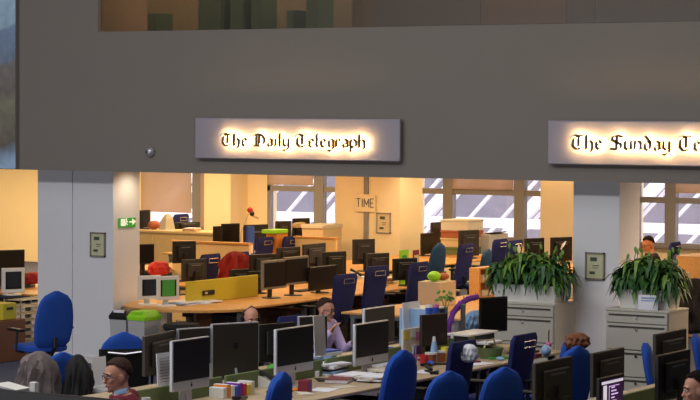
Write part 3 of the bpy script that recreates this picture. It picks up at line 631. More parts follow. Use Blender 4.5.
chair('navy', 420, 262, 'navy chair left of the beige box with the lime balloon', z=1.1)
chair('teal', 440, 243, 'teal blue chair in front of the tall window monitor', z=1.1)
chair('navy', 467, 244, 'navy chair in front of the beige boxes at the middle window', z=1.1)
chair('teal', 479, 274, 'teal blue chair beside the open orange shelf box', z=1.0, yaw=190)
chair('teal', 487, 249, 'teal blue chair leaning between two navy chairs behind the left planter', z=1.0, yaw=190)
chair('navy', 501, 239, 'navy chair immediately left of the yellow diamond chair', z=1.1)
dc = chair('navy', 516, 240, 'navy chair with a pale diamond patch behind the planter', z=1.1)
MB().ring_loft([[Vector((-0.35, a, 0.93 + b)) for a, b in ((0, .09), (.06, 0), (0, -.09), (-.06, 0))], [Vector((-0.36, a, 0.93 + b)) for a, b in ((0, .09), (.06, 0), (0, -.09), (-.06, 0))]]).build('diamond_patch', 'off_paper', dc)
chair('navy', 266, 237, 'navy chair back beside the small yellow case, left of the wood partition', z=1.1)
chair('navy', 292, 236, 'navy chair behind the left grey-framed monitor pair, nearest the scarf', z=1.1)
chair('navy', 211, 254, 'navy chair between the dark monitor and the red jacket', z=1.1)
chair('navy', 182, 214, 'navy rounded chair top on the long counter row at the leftmost window', z=1.15)
ac = chair('navy', 676, 242, 'navy chair with a green sticker in front of the rightmost window', z=1.12, yaw=185)
MB().ell((-0.36, 0.02, .95), (.008, .05, .06), u=12, v=8).build('green_sticker', 'green', ac)
rc = chair('navy', 240, 252, 'navy chair carrying the red jacket beside the wood partition', z=1.1)
# filing cabinets ---------------------------------------------------
def cabinet(x0, x1, y0, y1, h, label, fronts):
    t = thing('filing_cabinet', label, 'cabinet', ((x0 + x1) / 2, (y0 + y1) / 2, 0), 0, 'cream filing cabinets'); wx, wy = (x1 - x0), (y1 - y0)
    MB().box((0, 0.01, (h - 0.02) / 2 + 0.0), (wx - .01, wy - .02, h - 0.02), bev=.004).build('body', 'cabinet_cream', t)
    MB().box((0, 0, h - 0.012), (wx, wy, 0.024), bev=.004).build('top', 'cabinet_cream', t)
    for z0, z1 in fronts:
        d = MB().b2((-wx / 2 + .02, -wy / 2 - .012, z0), (wx / 2 - .02, -wy / 2 + .012, z1), bev=.004).build('drawer', 'cabinet_cream', t)
        MB().b2((-wx / 2 + .05, -wy / 2 - .02, z1 - .038), (wx / 2 - .05, -wy / 2 - .0125, z1 - .022)).build('pull_rail', 'slot_dark', d)
        MB().tube([(0, -wy / 2 - .013, z1 - .055), (0, -wy / 2 - .026, z1 - .055)], .014, 10).build('lock', 'chrome', d)
    return t
cabinet(-9.85, -9.14, 21.37, 21.87, 1.05, 'cream drawer cabinet under the planter on the right, before the narrow pillar', ((.06, .355), (.365, .63), (.64, .90), (.91, 1.02)))
cabinet(-11.22, -10.475, 21.5, 22.0, 1.05, 'cream drawer cabinet under the long white planter, left of the narrow pillar', ((.06, .355), (.365, .63), (.64, .90), (.91, 1.02)))
def planter(x0, x1, yc, z, wy, h, label, pl_label, seed, n, spread):
    t = thing('white_planter', label, 'planter', ((x0 + x1) / 2, yc, z)); wx = x1 - x0
    R = lambda a, b, zz: [Vector((-a / 2, -b / 2, zz)), Vector((a / 2, -b / 2, zz)), Vector((a / 2, b / 2, zz)), Vector((-a / 2, b / 2, zz))]
    MB().ring_loft([R(wx * .92, wy * .86, 0), R(wx, wy, h), R(wx - .03, wy - .03, h), R(wx * .9, wy * .84, h - .04)]).build('tub', 'white_gloss', t)
    MB().b2((-wx * .44, -wy * .40, h - .07), (wx * .44, wy * .40, h - .035)).build('soil', 'soil', t)
    rnd = random.Random(seed); p = thing('potted_plant', pl_label, 'plant', ((x0 + x1) / 2, yc, z + h - .045)); m1, m2, stm = MB(), MB(), MB()
    for i in range(n):
        u_ = rnd.uniform(-1, 1); bx = u_ * .5 * wx; by = rnd.uniform(-.5, .5) * wy; top_ = .30 * (1 - .45 * u_ * u_) * spread; hz = rnd.uniform(.0, 1) ** .7 * top_
        a = rnd.uniform(0, 2 * PI); L = rnd.uniform(.10, .23); ht = rnd.uniform(.0, .09); c0 = Vector((bx, by, .01 + hz))
        q = [c0, c0 + Vector((math.cos(a) * L * .35, math.sin(a) * L * .3, ht)), c0 + Vector((math.cos(a) * L * .7, math.sin(a) * L * .6, ht - .02)), c0 + Vector((math.cos(a) * L, math.sin(a) * L * .85, ht - rnd.uniform(.06, .19)))]
        mb = m2 if rnd.random() < .14 + .3 * (hz > .2) else m1; wd = rnd.uniform(.014, .03); rows = []  # paler leaves likelier higher up, painting highlights onto the plant's top
        for j in range(7):
            u = j / 6 * 3; k = min(2, int(u)); f = u - k; c = q[k].lerp(q[k + 1], f); ww = wd * math.sin(PI * min(.98, .04 + (j / 6) ** .8 * .94)) + .002
            sd = Vector((-math.sin(a), math.cos(a), 0)); rows.append((c + sd * ww, c + Vector((0, 0, -.25 * ww)), c - sd * ww))
        vv = [[mb.bm.verts.new(v) for v in r] for r in rows]
        for r0, r1 in zip(vv, vv[1:]):
            for k in (0, 1): mb.bm.faces.new((r0[k], r0[k + 1], r1[k + 1], r1[k]))
    for i in range(14):
        bx = rnd.uniform(-.45, .45) * wx; tx = bx + rnd.uniform(-.08, .08); zt = rnd.uniform(.30, .44) * spread
        stm.tube([(bx, 0, 0), (tx, rnd.uniform(-.05, .05), zt)], .004, 5); m2.ell((tx, 0, zt + .02), (.016, .006, .034), (rnd.uniform(-.5, .5), rnd.uniform(-.5, .5), 0), 8, 6)
    m1.build('foliage', 'leaf', p, smooth=True); m2.build('light_leaves', 'leaf_light', p, smooth=True, label='lighter yellow green leaves for painted highlights, and sprig tips'); stm.build('stems', 'leaf', p)
a = at(502, 299, z=1.05); 
planter(-11.24, -10.49, 21.7, 1.05, .30, .18, 'long white planter on the left cream cabinet', 'arching dark green plant filling the planter on the left cabinet', 3, 900, 1.0)
planter(-9.76, -9.18, 21.62, 1.05, .30, .19, 'white ribbed planter on the right cream cabinet', 'arching dark green plant filling the planter on the right cabinet', 5, 900, 1.0)
a = at(638, 306, y=21.38); b = at(658, 293, y=21.38); t = thing('white_card', 'white printed card leaning on the planter of the right cabinet', 'card', ((a.x + b.x) / 2, 21.385, 1.05)); wd = b.x - a.x
MB().box((0, 0, .075), (wd, .006, .15), (math.radians(-8), 0, 0)).build('sheet', 'white_paper', t)
k = MB(); [k.box((0, -.005 + .0105 * (i - 1) * -.5, .075 + .03 * (i - 1) + .02), (wd * .7, .003, .01), (math.radians(-8), 0, 0)) for i in range(3)]; k.build('print_lines', 'light_blue', t)

# partitions and counters -------------------------------------------
def partition(px0, px1, py, z, zb, label, m_='pale_wood', cap='oak', Y=None):
    a = at(px0, py, z=z) if Y is None else at(px0, py, y=Y); b = at(px1, py, y=a.y); t = thing('wood_partition', label, 'partition', ((a.x + b.x) / 2, a.y, 0)); wd = b.x - a.x; zz = a.z
    MB().b2((-wd / 2, 0, zb), (wd / 2, .05, zz - .03), bev=.004).build('panel', m_, t); MB().b2((-wd / 2 - .01, -.03, zz - .03), (wd / 2 + .01, .07, zz), bev=.004).build('cap_rail', cap, t)
    for s_ in (-1, 1): MB().b2((s_ * (wd / 2 - .04) - .03, .0, 0), (s_ * (wd / 2 - .04) + .03, .05, zb + .01)).build('leg', m_, t)
    return t
partition(172, 249, 240, 1.2, 0.05, 'tall pale wood partition behind the red jacket')
partition(295, 336, 236, 1.1, 0.05, 'pale wood partition between the scarf monitor and yellow pillar')
a = at(118, 231, z=.93); b = at(211, 233, z=.93); t = thing('window_counter', 'long pale wood counter running below the leftmost window', 'counter', ((a.x + b.x) / 2, 33.4, 0)); wd = b.x - a.x + .2
MB().b2((-wd / 2, -.25, .89), (wd / 2, .45, .93), bev=.005).build('top', 'pale_wood', t); MB().b2((-wd / 2 + .02, -.2, 0), (wd / 2 - .02, .4, .889)).build('body', 'pale_wood', t)
for i in range(4):
    x_ = -wd / 2 + wd * (i + .5) / 4; MB().b2((x_ - wd * .11, -.212, .1), (x_ + wd * .11, -.2005, .85), bev=.003).build('door', 'pale_wood', t)
a = at(440, 226, z=1.25); b = at(484, 228, z=1.25)
for i, (z0, z1, m_, lab) in enumerate(((.731, .85, 'green_screen_fabric', 'olive box at the bottom of the stack before the middle window'), (.851, 1.0, 'beige', 'beige box above the olive one in the window stack'), (1.001, 1.12, 'terracotta', 'brown box second from the top of the window stack'), (1.121, 1.3, 'off_paper', 'cream box topmost in the stack before the middle window'))):
    p = at(462, 235, x=-17.9); t = thing('storage_box', lab, 'box', (p.x, p.y, z0), 0, 'stacked boxes by the middle window')
    MB().b2((-.25, -.27, 0), (.25, .27, z1 - z0 - .03), bev=.01).build('box_body', m_, t); MB().b2((-.26, -.28, z1 - z0 - .03), (.26, .28, z1 - z0), bev=.006).build('lid', m_, t)
# ================================================================== PEOPLE
def chain(mb, pts, rads, n=12):
    for i in range(len(pts) - 1):
        a, b = Vector(pts[i]), Vector(pts[i + 1]); ra, rb = rads[i], rads[i + 1]; m = 5
        mb.tube([a.lerp(b, j / m) for j in range(m + 1)], [ra + (rb - ra) * j / m for j in range(m + 1)], n)
    for p, r in zip(pts, rads): mb.ell(p, (r, r, r), u=12, v=8)
def remesh(o, vox, it=4, fac=.5):
    r = o.modifiers.new('remesh', 'REMESH'); r.mode = 'VOXEL'; r.voxel_size = vox
    s_ = o.modifiers.new('smooth', 'SMOOTH'); s_.iterations = it; s_.factor = fac
    par = o.parent; bpy.context.view_layer.update(); dg = bpy.context.evaluated_depsgraph_get()
    me = bpy.data.meshes.new_from_object(o.evaluated_get(dg)); o.modifiers.clear(); o.data = me
    for p in me.polygons: p.use_smooth = True
def person(loc, yaw, label, top, hair, headyaw=0, headpitch=0, skin='skin', glasses=False, collar=None, lean=0.0, hands=None, scale=1.0, bottoms='dark_trousers', headphones=False, bald=False, vox=.008):
    """seated figure, local +X is forward, hips at z 0.52"""
    t = thing('person', label, 'person', loc, yaw); t.scale = (scale,) * 3
    hp = Vector((0, 0, .54)); ch = Vector((.05 + lean * .5, 0, .885)); nk = Vector((.06 + lean, 0, 1.045)); hd = nk + Vector((.03, 0, .108))
    hands = hands or (Vector((.42, -.2, .79)), Vector((.42, .2, .79)))
    body, shirt, trs = MB(), MB(), MB()
    for mb, e in ((body, 0), (shirt, .016)):
        mb.ring_loft([se_ring(hp + Vector((0, 0, -.06)), .105 + e, .165 + e, 16), se_ring(hp + Vector((0, 0, .06)), .115 + e, .165 + e, 16), se_ring(hp.lerp(ch, .5), .105 + e, .15 + e, 16), se_ring(ch, .12 + e, .175 + e, 16), se_ring(ch + Vector((.005, 0, .09)), .10 + e, .185 + e, 16), se_ring(nk + Vector((-.005, 0, -.015)), .07 + e * .6, .11 + e * .6, 16)])
        for s_, hnd in zip((-1, 1), hands):
            sh = ch + Vector((0, s_ * .185, .095)); hv = Vector(hnd); mid = (sh + hv) / 2; L = (hv - sh).length; dn = max(.03, math.sqrt(max(0, .29 ** 2 - (L / 2) ** 2)))
            el = mid + Vector((-.03, s_ * .06, -dn)); wr = hv + (el - hv).normalized() * .05
            chain(mb, [sh, el], [.052 + e, .043 + e]); chain(mb, [el, el.lerp(wr, 1.0 if e == 0 else .88)], [.043 + e, .028 + e])
            if e == 0:
                f = (hv - wr).normalized(); sd = f.cross(Vector((0, 0, 1))).normalized(); up = sd.cross(f)
                mb.ell(wr + f * .045, (.045, .038, .018), f.to_track_quat('X', 'Z').to_euler(), 14, 10); chain(mb, [wr, wr + f * .02], [.026, .026])
                for k, (o_, l_) in enumerate(((-.03, .065), (-.01, .078), (.01, .073), (.029, .056))):
                    b0 = wr + f * .075 + sd * o_; b1 = b0 + f * l_ * .5 + up * -.008; b2_ = b1 + f * l_ * .3 - up * .024; chain(mb, [wr + f * .04 + sd * o_ * .7, b0, b1, b2_], [.009, .0088, .008, .0068], 8)
                b0 = wr + f * .025 - sd * s_ * .03; chain(mb, [wr + f * .015, b0, b0 + f * .03 - sd * s_ * .022, b0 + f * .055 - sd * s_ * .018 - up * .01], [.012, .0115, .0095, .008], 8)
    for mb, e in ((body, 0), (trs, .014)):
        for s_ in (-1, 1):
            chain(mb, [hp + Vector((0, s_ * .09, 0)), Vector((.43, s_ * .12, .52)), Vector((.40, s_ * .12, .09))], [.085 + e, .058 + e, .042 + e])
        mb.ell(hp + Vector((0, 0, -.01)), (.12 + e, .17 + e, .1 + e))
    for s_ in (-1, 1): chain(body, [Vector((.38, s_ * .12, .05)), Vector((.52, s_ * .13, .035))], [.042, .034])
    # head in its own frame, then turned on the neck
    R_ = Matrix.Translation(hd) @ Euler((0, math.radians(headpitch), math.radians(headyaw))).to_matrix().to_4x4()
    def H(x, y, z): return R_ @ Vector((x, y, z))
    hb = MB()
    hb.ell((-.012, 0, .035), (.094, .074, .088), u=24, v=16)
    hb.ring_loft([se_ring((.018, 0, -.105), .030, .022, 16), se_ring((.02, 0, -.088), .058, .042, 16), se_ring((.008, 0, -.05), .078, .058, 16), se_ring((-.002, 0, 0), .088, .069, 16), se_ring((-.004, 0, .04), .09, .07, 16)])
    hb.ring_loft([se_ring((.082, 0, .018), .006, .008, 10), se_ring((.097, 0, -.012), .011, .011, 10), se_ring((.105, 0, -.026), .013, .015, 10), se_ring((.088, 0, -.036), .012, .014, 10)])
    for s_ in (-1, 1):
        hb.ell((-.008, s_ * .074, -.008), (.02, .009, .032), (0, .2, 0), 12, 8); hb.ell((.077, s_ * .03, .028), (.014, .025, .008), u=12, v=8); hb.ell((.066, s_ * .036, -.02), (.02, .02, .018), u=12, v=8)
    hb.ell((.081, 0, -.056), (.012, .024, .009), u=12, v=8); hb.ell((.07, 0, -.092), (.02, .022, .016), u=12, v=8)
    for v in hb.bm.verts: v.co = R_ @ v.co
    me = bpy.data.meshes.new('tmp'); hb.bm.to_mesh(me); hb.bm.free(); body.bm.from_mesh(me)
    chain(body, [nk + Vector((-.01, 0, -.06)), H(-.02, 0, -.05)], [.058, .052])
    o = body.build('body', skin, t); remesh(o, vox, 3, .5)
    o = shirt.build('top_garment', top, t); remesh(o, .014, 6, .5); o = trs.build('trousers', bottoms, t); remesh(o, .016, 5, .5)
    if collar:
        k = MB()
        for s_ in (-1, 1): k.ring_loft([[nk + Vector(v) for v in ((.055, 0.01 * s_, -.03), (.03, .062 * s_, .012), (-.05, .05 * s_, .03), (-.05, .055 * s_, .0), (.03, .075 * s_, -.015))], [nk + Vector(v) for v in ((.065, 0.012 * s_, -.035), (.036, .07 * s_, .01), (-.055, .056 * s_, .03), (-.055, .062 * s_, .0), (.036, .083 * s_, -.02))]])
        k.build('collar', collar, t)
    for s_ in (-1, 1):
        k = MB(); k.ell((.076, s_ * .031, .008), (.012, .014, .008), u=10, v=8)
        for v in k.bm.verts: v.co = R_ @ v.co
        e_ = k.build('eye', 'eye_white', t, smooth=True); k = MB(); k.ell((.0865, s_ * .031, .008), (.003, .006, .006), u=8, v=6)
        for v in k.bm.verts: v.co = R_ @ v.co
        k.build('iris', 'black_plastic', e_)
        k = MB(); k.tube([H(.088, s_ * .014, .031), H(.088, s_ * .03, .036), H(.078, s_ * .05, .03)], .004, 6); k.build('eyebrow', hair, t)
    k = MB(); k.ell((.0905, 0, -.053), (.005, .022, .003), u=10, v=6); k.ell((.09, 0, -.06), (.006, .018, .0045), u=10, v=6)
    for v in k.bm.verts: v.co = R_ @ v.co
    k.build('mouth', 'lip', t)
    k = MB(); g = bmesh.ops.create_uvsphere(k.bm, u_segments=36, v_segments=26, radius=1.0)
    rnd = random.Random(int(abs(loc[0]) * 1000)); kill = []
    for v in g['verts']:
        x, y, z = v.co; front = x > 0
        hl = (2.0 if bald else .60); line = hl if x > .5 else ((.60 if not bald else .35) - (.5 - x) * .95) if not bald or z < .3 else 2.0
        if abs(y) > .7 and x > -.15: line = max(line, .0 if x < .3 else line)
        if z < max(line, -.8) + .05 * math.sin(9 * y + 5 * x): kill.append(v)
        th = 1.0 + rnd.uniform(-.02, .025) + (0 if bald else .03 * max(0, z))
        v.co = Vector((x * .099 - .016, y * .079, z * .092 + .036)) * th
    bmesh.ops.delete(k.bm, geom=kill, context='VERTS')
    for v in k.bm.verts: v.co = R_ @ v.co
    o = k.build('hair', hair, t, smooth=True); md = o.modifiers.new('thick', 'SOLIDIFY'); md.thickness = .008; md.offset = 0
    if glasses:
        k = MB()
        for s_ in (-1, 1):
            k.tube([H(.094 - .004 * math.sin(a) ** 2, s_ * .032 + .023 * math.cos(a), .006 + .016 * math.sin(a)) for a in [2 * PI * j / 14 for j in range(15)]], .0022, 5); k.tube([H(.09, s_ * .055, .01), H(.0, s_ * .078, .01)], .0022, 5)
        k.tube([H(.096, -.01, .01), H(.096, .01, .01)], .0022, 5); k.build('glasses', 'black_plastic', t)
    if headphones:
        k = MB(); k.tube([H(-.01, -.086, 0), H(-.01, -.08, .08), H(-.01, 0, .137), H(-.01, .08, .08), H(-.01, .086, 0)], .006, 6)
        for s_ in (-1, 1): k.tube([H(-.01, s_ * .075, -.005), H(-.01, s_ * .097, -.005)], .03, 12)
        k.build('headphones', 'black_plastic', t)
    return t
def seat_at(px, py_top, X=None, z=None, yaw=0, lean=0.0, sc_=1.0):
    P = at(px, py_top, z=z, x=X); ya = math.radians(yaw); k = .09 + lean
    return (P.x - k * math.cos(ya), P.y - k * math.sin(ya), P.z - 1.285 * sc_)
def put(px, py, X=None, z=None, yaw=0, lean=0.0, **kw):
    l = seat_at(px, py, X, z, yaw, lean); s_ = (l[2] + 1.285) / 1.285
    return person((l[0], l[1], 0), math.radians(yaw), lean=lean, scale=s_, **kw)
# man in burgundy: three quarter towards the left
put(117, 358, z=1.27, yaw=205, lean=.04, label='man with short greying hair and glasses in a burgundy jumper, bottom left', top='burgundy', hair='hair_grey', headyaw=32, headpitch=8, glasses=True, collar='light_blue', vox=.007)
put(327, 298, X=-12.0, z=None, yaw=-8, lean=.06, label='man in glasses and lilac shirt resting his chin, behind the silver computers', top='lilac_shirt', hair='hair_grey', headyaw=10, headpitch=10, glasses=True, collar='lilac_shirt', hands=(Vector((.34, -.1, .98)), Vector((.42, .16, .82))), vox=.007)
put(251, 306, X=-12.0, yaw=-35, lean=.0, label='balding person with headphones, only the head above the monitors', top='black_cloth', hair='hair_grey', headyaw=0, headpitch=16, headphones=True, bald=True, vox=.009)
put(648, 236, z=1.25, yaw=215, lean=.05, label='dark-haired man in a dark jacket bent down before the right window', top='black_cloth', hair='hair_dark', headyaw=25, headpitch=22, skin='skin_warm', glasses=True, vox=.009)
put(697, 371, z=1.27, yaw=200, lean=.03, label='dark-haired person in a teal top at the bottom right corner', top='teal_cloth', hair='hair_dark', headyaw=15, headpitch=8, vox=.009)

# the chairs the people sit on
for o in [o for o in COL.objects if o.get('category') == 'person']:
    kind = 'royal' if 'burgundy' in o['label'] else 'navy'; ya = o.rotation_euler.z
    lab = {'man with short': 'royal blue chair of the man in burgundy, bottom left', 'man in glasses': 'navy chair of the man in the lilac shirt', 'balding person': 'navy chair of the balding person with headphones',
           'dark-haired man': 'navy chair of the dark-haired man at the right window', 'dark-haired pers': 'navy chair of the person in teal at bottom right'}
    l = [v for k_, v in lab.items() if o['label'].startswith(k_)][0]
    c = dup(PR[kind], (o.location.x - .03 * math.cos(ya), o.location.y - .03 * math.sin(ya), 0), ya, l); c.scale = (.95, .95, .9)

# ================================================================== CLOTHES AND CLUTTER
def cloth(px, py, X=None, z=None, size=(.3, .3, .4), m_='red_cloth', name='jacket', label='', cat='jacket', seed=1, off=(0, 0)):
    P = at(px, py, z=z, x=X); rnd = random.Random(seed); k = MB(); g = bmesh.ops.create_icosphere(k.bm, subdivisions=4, radius=1.0)
    ph = [rnd.uniform(0, 6) for _ in range(4)]; am = 1.7 if size[2] > .4 else 1.0
    for v in g['verts']:
        d = v.co.copy(); a = math.atan2(d.y, d.x); f = 1 + am * (.09 * math.sin(7 * a + ph[0] + d.z * 3) + .06 * math.sin(13 * a + ph[1] - d.z * 4) + .04 * math.sin(9 * d.z + ph[2] + a))
        tz = d.z; wd = (1.0 - .15 * max(0, tz)) * min(2.2, math.sqrt(max(1e-4, 1 - tz ** 4)) / math.sqrt(max(1e-4, 1 - tz * tz))) ; v.co = Vector((d.x * f * wd * size[0] / 2, d.y * f * wd * size[1] / 2, (tz - 1) * size[2] / 2))
    o = k.build(name, m_, None, loc=(P.x + off[0], P.y + off[1], P.z), smooth=True); return tag(o, label, cat)
cloth(235, 251, z=1.15, size=(.34, .52, .62), m_='red_cloth', label='dark red jacket hung over a chair before the wood partition', seed=2)
cloth(38, 351, z=1.05, size=(.26, .46, .72), m_='grey_cloth', label='grey brown coat draped over the lower left chair', seed=3)
cloth(78, 354, z=1.02, size=(.22, .26, .8), m_='black_cloth', label='black jacket hanging on the right of the lower left chair', seed=4)
cloth(577, 332.5, z=1.1, size=(.2, .26, .15), m_='brown', name='folded_cloth', cat='cloth', label='rust brown cloth lying on top of a blue chair back', seed=5)
cloth(469, 344, X=-9.3, size=(.14, .17, .16), m_='white_paper', name='cloth_bag', cat='bag', label='small white cloth bag hanging on the navy chair', seed=6)
cloth(694, 278, z=1.0, size=(.4, .6, .7), m_='black_cloth', name='coat', cat='coat', label='black coat at the right edge behind the cabinet plant', seed=7)
cloth(32, 272, X=-19.0, size=(.2, .4, .16), m_='red_cloth', name='red_bag', cat='bag', label='red bag on the desk at the far left', seed=8)
cloth(159, 261, X=-18.4, size=(.2, .4, .2), m_='red', name='red_bag', cat='bag', label='flat red bag on the desk right of the wide pillar edge', seed=9)
cloth(300, 222, X=-20.85, size=(.08, .5, .1), m_='beige', name='scarf', cat='scarf', label='yellow green patterned scarf over the navy black monitor', seed=10)
cloth(569, 272, X=-10.56, size=(.1, .12, .27), m_='light_blue', name='folded_shirt', cat='cloth', label='pale blue cloth behind the right end of the left planter', seed=11)
[setattr(o, 'location', (-10.56, 21.93, 1.32)) for o in COL.objects if o.name == 'folded_shirt']

def slab(px, py, w, d, h, m_, name, label, cat, z=DH, yaw=0, group=None, bev=.003, cover=None):
    P = at(px, py, z=z); t = thing(name, label, cat, (P.x, P.y, z), math.radians(yaw), group)
    if cover:
        MB().b2((-w / 2 + .004, -d / 2 + .004, .003), (w / 2 - .004, d / 2 - .002, h - .003)).build('pages', 'white_paper', t)
        k = MB(); k.b2((-w / 2, -d / 2, 0), (w / 2, d / 2, .003)).b2((-w / 2, -d / 2, h - .003), (w / 2, d / 2, h)).b2((-w / 2, d / 2, 0), (w / 2, d / 2 + .003, h)); k.build('cover', cover, t)
    else: MB().b2((-w / 2, -d / 2, 0), (w / 2, d / 2, h), bev=bev).build('sheets', m_, t)
    return t
def single(mb, name, m_, loc, label, cat, yaw=0, group=None, smooth=False):
    return tag(mb.build(name, m_, None, loc=loc, rot=(0, 0, yaw), smooth=smooth), label, cat, group)
def stack(px, py, n, m_list, label, grp, w=.22, d=.3, th=.012, z=DH, seed=0):
    P = at(px, py, z=z); rnd = random.Random(seed); zz = z; names = ['bottom', 'second', 'third', 'fourth', 'fifth', 'sixth', 'seventh']
    for i in range(n):
        h = th * rnd.uniform(.7, 1.5); m_ = m_list[i % len(m_list)]; lab = '%s, %s' % (label, 'topmost one' if i == n - 1 else names[i] + ' from bottom' if i else 'bottom one')
        o = single(MB().box((0, 0, h / 2), (w * rnd.uniform(.9, 1.05), d * rnd.uniform(.9, 1.05), h), bev=.002), 'document_folder', m_, (P.x, P.y, zz), lab, 'papers', rnd.uniform(-.35, .35), grp); zz += h + .001
stack(330, 374, 5, ['white_paper', 'light_blue', 'black_plastic', 'white_paper', 'white_paper'], 'paper folder left of the tilted brown screen', 'paper pile left of the tilted screen', th=.02, seed=1)
stack(322, 368, 6, ['blue', 'white_paper', 'black_plastic', 'light_blue', 'white_paper', 'blue'], 'folder in the tallest pile beside the second silver computer', 'tallest paper pile', th=.022, seed=2)
stack(353, 379, 3, ['white_paper', 'off_paper', 'white_paper'], 'printed sheets in front of the tilted brown screen', 'sheets before the tilted screen', th=.015, seed=3)
stack(374, 381, 4, ['black_plastic', 'white_paper', 'off_paper', 'white_paper'], 'magazine on the desk edge under the tilted screen', 'magazines at the desk edge', th=.013, seed=4)
stack(388, 374, 3, ['off_paper', 'white_paper', 'off_paper'], 'loose paper right of the tilted screen', 'loose papers right of the tilted screen', th=.012, seed=5)
slab(339, 382, .2, .28, .035, 'maroon', 'ring_binder', 'dark red ring binder lying among the papers', 'binder', cover='maroon', yaw=20)
slab(323, 390, .2, .26, .004, 'white_paper', 'paper_sheet', 'single white sheet on the bare desk edge near the purple cube', 'paper', yaw=10)
slab(344, 387, .14, .2, .004, 'off_paper', 'paper_sheet', 'cream sheet on the desk edge below the dark red binder', 'paper', yaw=-20)
slab(427, 372, .18, .26, .004, 'white_paper', 'paper_sheet', 'white sheet on the desk below the red and terracotta pots', 'paper', yaw=15)
slab(478, 364, .2, .28, .006, 'white_paper', 'paper_sheet', 'white newspaper section right of the navy chair with the bag', 'paper', yaw=-12)
slab(484, 343, .24, .34, .02, 'white_paper', 'paper_tray', 'white paper tray below the flat black monitor', 'tray', z=.85, yaw=5)
slab(190, 395, .22, .34, .03, 'black_plastic', 'black_tray', 'flat black tray under the leftmost silver computer', 'tray')
slab(307, 375, .24, .3, .05, 'white_paper', 'paper_bundle', 'white folded bundle under the second silver computer', 'papers', yaw=25)
P = at(305, 392, z=DH); t = thing('purple_cube', 'small purple cardboard cube on the desk edge', 'box', (P.x, P.y, DH), .3); MB().box((0, 0, .05), (.09, .12, .1), bev=.005).build('body', 'maroon', t); MB().box((.046, 0, .05), (.003, .08, .06)).build('printed_face', 'purple', t)
# books standing in the lower left of the front row
for i, (m_, lab) in enumerate((('white_gloss', 'white'), ('orange', 'orange'), ('white_paper', 'pale'), ('blue', 'blue'), ('purple', 'purple'), ('red', 'red'), ('yellow', 'yellow'), ('off_paper', 'cream'))):
    P = at(218 + i * 4.0, 398 - i * .6, z=DH); h = .085 + .01 * ((i * 5) % 3)
    t = thing('upright_book', 'short %s book spine in the row below the large computer back' % lab, 'book', (P.x, P.y, DH), 0, 'row of small books')
    MB().b2((-.07, -.024, 0), (.07, .024, h), bev=.003).build('cover', m_, t); MB().b2((-.066, -.02, h), (.06, .02, h + .002)).build('pages', 'white_paper', t)
# telephones
def phone(px, py, label, m_='white_gloss', z=DH, yaw=20, sc_=1.0):
    P = at(px, py, z=z); t = thing('desk_phone', label, 'phone', (P.x, P.y, z), math.radians(yaw), 'desk phones'); t.scale = (sc_,) * 3
    MB().ring_loft([[Vector((.09, -.11, 0)), Vector((.09, .11, 0)), Vector((.09, .11, .03)), Vector((.09, -.11, .03))], [Vector((-.09, -.11, 0)), Vector((-.09, .11, 0)), Vector((-.09, .11, .11)), Vector((-.09, -.11, .11))]]).build('base', m_, t)
    k = MB(); k.tube([(.08, -.07, .055), (0, -.07, .10), (-.08, -.07, .135)], [.022, .014, .022], 8); k.build('handset', 'black_plastic', t)
    MB().box((-.05, .04, .104), (.05, .08, .006), (0, math.radians(24), 0)).build('display', 'green_screen_fabric', t)
    k = MB()
    for i in range(3):
        for j in range(4): k.box((.065 - j * .02, .01 + i * .025, .046 + j * .0095), (.012, .016, .006), (0, math.radians(24), 0))
    k.build('keypad', 'slot_dark', t); return t
phone(268, 386, 'white desk phone left of the leaning blue chair')
phone(26, 287, 'black desk phone beside the white screen at far left', 'black_plastic')
phone(357, 279, 'white desk phone behind the navy high-back chair', 'white_gloss')
phone(166, 272, 'cream desk phone above the white-framed screens', 'beige', z=.75)
# keyboards
def keyboard(px, py, label, m_='white_gloss', z=DH, yaw=0):
    P = at(px, py, z=z); t = thing('keyboard', label, 'keyboard', (P.x, P.y, z), math.radians(yaw), 'keyboards')
    MB().b2((-.07, -.2, 0), (.07, .2, .016), bev=.004).build('base', m_, t); k = MB()
    for i in range(5):
        for j in range(15): k.box((-.052 + i * .026, -.178 + j * .0254, .019), (.021, .021, .007))
    k.build('keys', 'white_paper' if m_ == 'white_gloss' else 'slot_dark', t)
keyboard(387, 366, 'silver white keyboard right under the tilted brown screen')
keyboard(242, 293, 'black keyboard before the grey-framed monitor pair', 'black_plastic')
keyboard(305, 291, 'black keyboard on the oak desk right of the grey-framed pair', 'black_plastic')
keyboard(180, 398, 'black keyboard under the leftmost silver computer', 'black_plastic')
keyboard(205, 295, 'black keyboard on the oak desk left of the paper stack', 'black_plastic')
# papers on the oak table end
stack(186, 304, 3, ['white_paper', 'light_blue', 'white_paper'], 'white papers on the rounded oak table end', 'papers on the rounded table', th=.012, seed=8, w=.3, d=.42)
stack(204, 303, 2, ['white_paper', 'white_paper'], 'newspapers right of the papers on the rounded oak table', 'newspapers by the yellow divider', th=.014, seed=9, w=.24, d=.4)
P = at(209, 291, x=-15.79); t = thing('power_socket', 'black socket strip on the yellow desk divider', 'socket', (-15.805, P.y, P.z - .02)); MB().b2((0, -.12, -.03), (.02, .12, .03), bev=.004).build('housing', 'black_plastic', t); MB().b2((.021, -.09, -.012), (.023, -.04, .012)).build('outlet', 'beige', t)
# stacks on the oak bank right side
stack(389, 283, 4, ['off_paper', 'white_paper', 'terracotta', 'off_paper'], 'document right of the second navy high-back chair', 'documents on the oak desk', th=.02, seed=12)
stack(448, 292, 2, ['white_paper', 'off_paper'], 'white paper by the brown monitor back', 'papers by the brown monitor back', th=.015, seed=13)
stack(192, 231, 3, ['off_paper', 'orange', 'white_paper'], 'paper on top of the tall wood partition desk', 'papers on the far left desk', th=.02, seed=14, z=.935)
